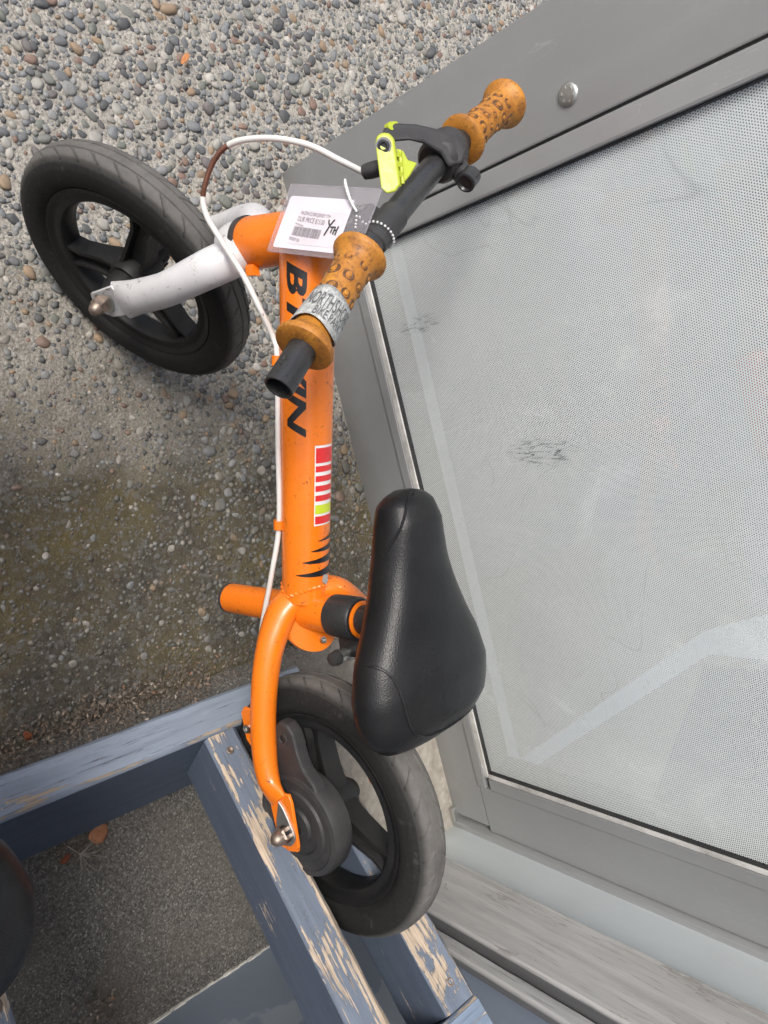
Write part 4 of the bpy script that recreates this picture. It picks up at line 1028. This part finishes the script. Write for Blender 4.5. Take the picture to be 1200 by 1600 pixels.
def rsheet(name, u0, u1, v0, v1, r, lift, mat, asp=1.5):
    pts = rounded((u0 + u1) / 2 * asp, (v0 + v1) / 2, (u1 - u0) / 2 * asp, (v1 - v0) / 2, r, 5)
    cen = ((u0 + u1) / 2 * asp, (v0 + v1) / 2); vs_ = [tg(cen[0] / asp, cen[1], lift)]; n_ = len(pts); fs_ = []
    for ring in range(1, 5):
        for p in pts: vs_.append(tg((cen[0] + (p[0] - cen[0]) * ring / 4) / asp, cen[1] + (p[1] - cen[1]) * ring / 4, lift))
    for k in range(n_): fs_.append((0, 1 + k, 1 + (k + 1) % n_))
    for ring in range(3):
        for k in range(n_): a = 1 + ring * n_ + k; b_ = 1 + ring * n_ + (k + 1) % n_; fs_.append((a, b_, b_ + n_, a + n_))
    return _mk(name, vs_, fs_, mat, ptag)
rsheet('sleeve', 0, 1, 0, 1, .04, .0010, MAT['sleeve']); rsheet('sleeve', 0, 1, 0, 1, .04, -.0008, MAT['sleeve'])
card = rsheet('card', .040, .765, .165, .93, .04, .0, MAT['paper']); rsheet('price_label', .20, .735, .36, .86, .02, .0003, MAT['label_paper'])
edge = [tg(*p) for p in ((0.01, 0), (.5, 0), (.99, 0), (1, .5), (.99, 1), (.5, 1), (.01, 1), (0, .5))]
ring = []
for a, b_ in zip([(0, 0), (1, 0), (1, 1), (0, 1)], [(1, 0), (1, 1), (0, 1), (0, 0)]):
    for k in range(8): ring.append(tg(a[0] + (b_[0] - a[0]) * k / 8, a[1] + (b_[1] - a[1]) * k / 8, .0003))
MB().add(*tube(ring + [ring[0]], .0006, 8)).build('sleeve_seam', MAT['sleeve'], ptag)
def tagtext(body, u0, u1, v0, v1, mat=MAT['ink'], slope=.03):
    tv = text2d(body, 1, 0, 1, None); xs_ = [p[0] for p in tv[0]]; x0, x1 = min(xs_), max(xs_); y1 = max(p[1] for p in tv[0])
    wtext(([((a - x0) / (x1 - x0), b_ / y1) for a, b_ in tv[0]], tv[1]), lambda a, b_: tg(u0 + (u1 - u0) * a, v1 + (v0 - v1) * b_ + slope * a, .0006), 'lettering', mat, card)
tagtext('RACEFACE BIKE JERSEY YTH', .235, .575, .375, .425); tagtext('OUR PRICE $15.00', .220, .535, .455, .525); tagtext('FF03BL7960', .215, .31, .550, .575); tagtext('100207129', .200, .325, .755, .800)
bars = MB(); u = .215; R2 = random.Random(4)
while u < .535:
    wd_ = R2.choice((.003, .003, .005, .008)); bars.add([tg(u, .60 + (u - .2) * .08, .0006), tg(u + wd_, .60 + (u - .2) * .08, .0006), tg(u + wd_, .735 + (u - .2) * .08, .0006), tg(u, .735 + (u - .2) * .08, .0006)], [(0, 1, 2, 3)]); u += wd_ + R2.choice((.003, .004, .006))
bars.build('barcode', MAT['ink'], card, smooth=False)
hw = MB()
for pts in ([(.575, .475), (.585, .52), (.605, .56)], [(.635, .465), (.605, .56), (.580, .70)], [(.62, .575), (.665, .57)], [(.643, .575), (.640, .655)], [(.672, .565), (.668, .67)], [(.668, .62), (.695, .61)], [(.702, .555), (.695, .68)]):
    hw.add(*tube([tg(a, b_, .0008) for a, b_ in pts], .00055, 6))
hw.build('handwriting', MAT['black_ink'], card)
# bead chain round the bar and a short plastic tie
ch = MB(); hole = tg(.84, .34, .001); ba = C0 - aF * .010
tb_ = (CAMP - ba); tb_ = (tb_ - aF * tb_.dot(aF)).normalized(); ub_ = aF.cross(tb_); 
if ub_.dot(cu) < 0: ub_ = -ub_
loop = [hole]
for k in range(9): a = math.radians(-75 + 215 * k / 8); loop.append(ba + aF * (-.004 + .001 * k) * 1 + (tb_ * math.cos(a) + ub_ * math.sin(a)) * .0128)
lp = catmull(loop, 8); acc = 0; last = lp[0]
for p in lp:
    if (p - last).length > .0027: ch.add(*[(lambda q: q)([V(v) * .00115 + p for v in ivl]), ifl]); last = p
dl = catmull([hole, hole + cv * .006 - cu * .0005, hole + cv * .011 - cu * .001], 4); last = dl[0]
for p in dl:
    if (p - last).length > .0022: ch.add([V(v) * .0011 + p for v in ivl], ifl); last = p
ch.build('bead_chain', MAT['bead'], ptag)
tie = catmull([hole, tg(.745, .20, .003), tg(.66, .02, .005), tg(.635, -.06, .006)], 6)
MB().add(*tube(tie, [.0010, .0012, .0014, .0010], 10)).build('plastic_tie', MAT['bead'], ptag)

# ------------------------------------------------------------------ litter
R3 = random.Random(11); lt = MB()
def flake(p, s_):
    a = R3.uniform(0, 6.28); X = V((math.cos(a), math.sin(a), R3.uniform(-.5, .5))).normalized(); Y = V((-math.sin(a), math.cos(a), R3.uniform(-.5, .5))).normalized(); k = R3.uniform(.15, .6)
    lt.add([p - X * s_, p - Y * s_ * k + V((0, 0, s_ * .15)), p + X * s_, p + Y * s_ * k], [(0, 1, 2), (0, 2, 3)])
for _ in range(6500):
    y = R3.uniform(.05, .72); fade = 1 if y < .42 else .35
    if R3.random() > fade: continue
    dx = R3.gauss(-.003, .012 + .006 * noise.noise((y * 9, 0, 0))); x = edge_x(y) + dx; flake(V((x, y, (.022 if dx > .014 else .006 + .016 * max(0, min(1, (dx + .012) / .024))) + R3.uniform(0, .006))), R3.uniform(.0008, .0034))
for _ in range(420):
    q = R3.gauss(0, 1); x = .352 + R3.gauss(0, .014); y = .255 + R3.gauss(0, .024); flake(V((x, y, .021 + R3.uniform(0, .004))), R3.uniform(.0007, .0030))
for _ in range(160): flake(V((.545 + R3.gauss(0, .016), .285 + R3.gauss(0, .012), .021 + R3.uniform(0, .002))), R3.uniform(.0012, .004))
for _ in range(260):
    x, y = R3.uniform(-.75, .2), R3.uniform(.25, .95)
    if not in_window(x, y): flake(V((x, y, .006 + R3.uniform(0, .003))), R3.uniform(.001, .003))
lo = lt.build('leaf_litter', MAT['litter'], smooth=False, auto=None); lo['kind'] = 'stuff'; lo['label'] = 'crumbled brown leaf litter along the slab edge and rack'
def leaf(loc, ln, wd_, rot, mat, label, tilt=.2):
    n_ = 8; vs_ = []; fs_ = []
    for i in range(n_ + 1):
        u = i / n_; w_ = wd_ * math.sin(math.pi * min(1, u * .93 + .05)) ** .7 * (1 + .25 * noise.noise((u * 7, ln * 900, 0)))
        for j in (-1, -.4, 0, .4, 1): vs_.append(V((ln * (u - .5), j * w_, .10 * ln * math.sin(u * 3.1) + .22 * w_ * abs(j) + .0012 * noise.noise((u * 9, j * 4, ln * 800)))))
    for i in range(n_):
        for j in range(4): fs_.append((i * 5 + j, i * 5 + j + 1, (i + 1) * 5 + j + 1, (i + 1) * 5 + j))
    m_ = Matrix.Rotation(rot, 4, 'Z') @ Matrix.Rotation(tilt, 4, 'Y'); m_.translation = loc
    o = _mk('dry_leaf', vs_, fs_, mat, None, True, m_); md_ = o.modifiers.new('t', 'SOLIDIFY'); md_.thickness = .0006; return tag(o, label, 'leaf')
leaf((.3470, .2830, .0265), .024, .0105, 1.5, MAT['leaf_tan'], 'pale brown square-edged dry leaf scrap on asphalt against the lower rail', .25)
leaf((-.5535, .4020, .0135), .021, .0036, 2.6, MAT['leaf_orange'], 'slim orange leaf scrap lying on pebbles above the front wheel', .1)
leaf((.2300, .2165, .012), .014, .0042, .6, MAT['leaf_red'], 'rust red dry leaf in the litter strip at the left edge', .3)
leaf((.3640, .2480, .0255), .012, .004, 2.0, MAT['leaf_red'], 'small rust brown leaf curl on asphalt beside the pale feather', .3)
ft = MB(); R4 = random.Random(5); fo = V((.3640, .2630, .0240))
for k in range(16):
    a = math.radians(R4.uniform(-70, 75)) + 1.0; ln = R4.uniform(.012, .034); d_ = V((math.cos(a), math.sin(a), 0)); s_ = V((-d_.y, d_.x, 0)) * R4.uniform(-.35, .35)
    ft.add(*tube([fo + V((0, 0, .001 * (k % 4))) + d_ * ln * t + s_ * ln * t * t + V((0, 0, .004 * math.sin(t * 3))) for t in np.linspace(0, 1, 7)], [.00025, .0002, .0001], 5))
ft.add(*tube([fo - V((.012, .012, 0)), fo, fo + V((.004, .018, .003))], [.0006, .0005, .0002], 6))
tag(ft.build('feather', MAT['feather']), 'wispy pale feather on asphalt beside the lower rack rail', 'feather')

# ------------------------------------------------------------------ the next bike along the rack
DEL = V((.083, -.367, 0))
b2 = bike.copy(); col.objects.link(b2); b2.location = bike.location + DEL
tag(b2, 'next small bike along the rack, only its black saddle edge in view at left', 'balance bike', 'balance bikes in the rack')
FRONT = ('fork', 'handlebar', 'stem', 'grip', 'lever_clamp', 'brake_lever')
for ch_ in list(bike.children):
    nm = ch_.name.split('.')[0]
    if nm in ('brake_cable',): continue
    c = ch_.copy(); col.objects.link(c); c.parent = b2
    fr_ = nm in FRONT or (nm in ('wheel', 'washer', 'axle_nut') and (bike.location + ch_.location - cF).length < .09)
    if fr_:
        piv = SA - bike.location; Mr = Matrix.Translation(piv) @ Matrix.Rotation(math.radians(40), 4, STEER) @ Matrix.Translation(-piv)
        c.matrix_basis = Mr @ ch_.matrix_basis
    for g_ in list(ch_.children):
        d = g_.copy(); col.objects.link(d); d.parent = c
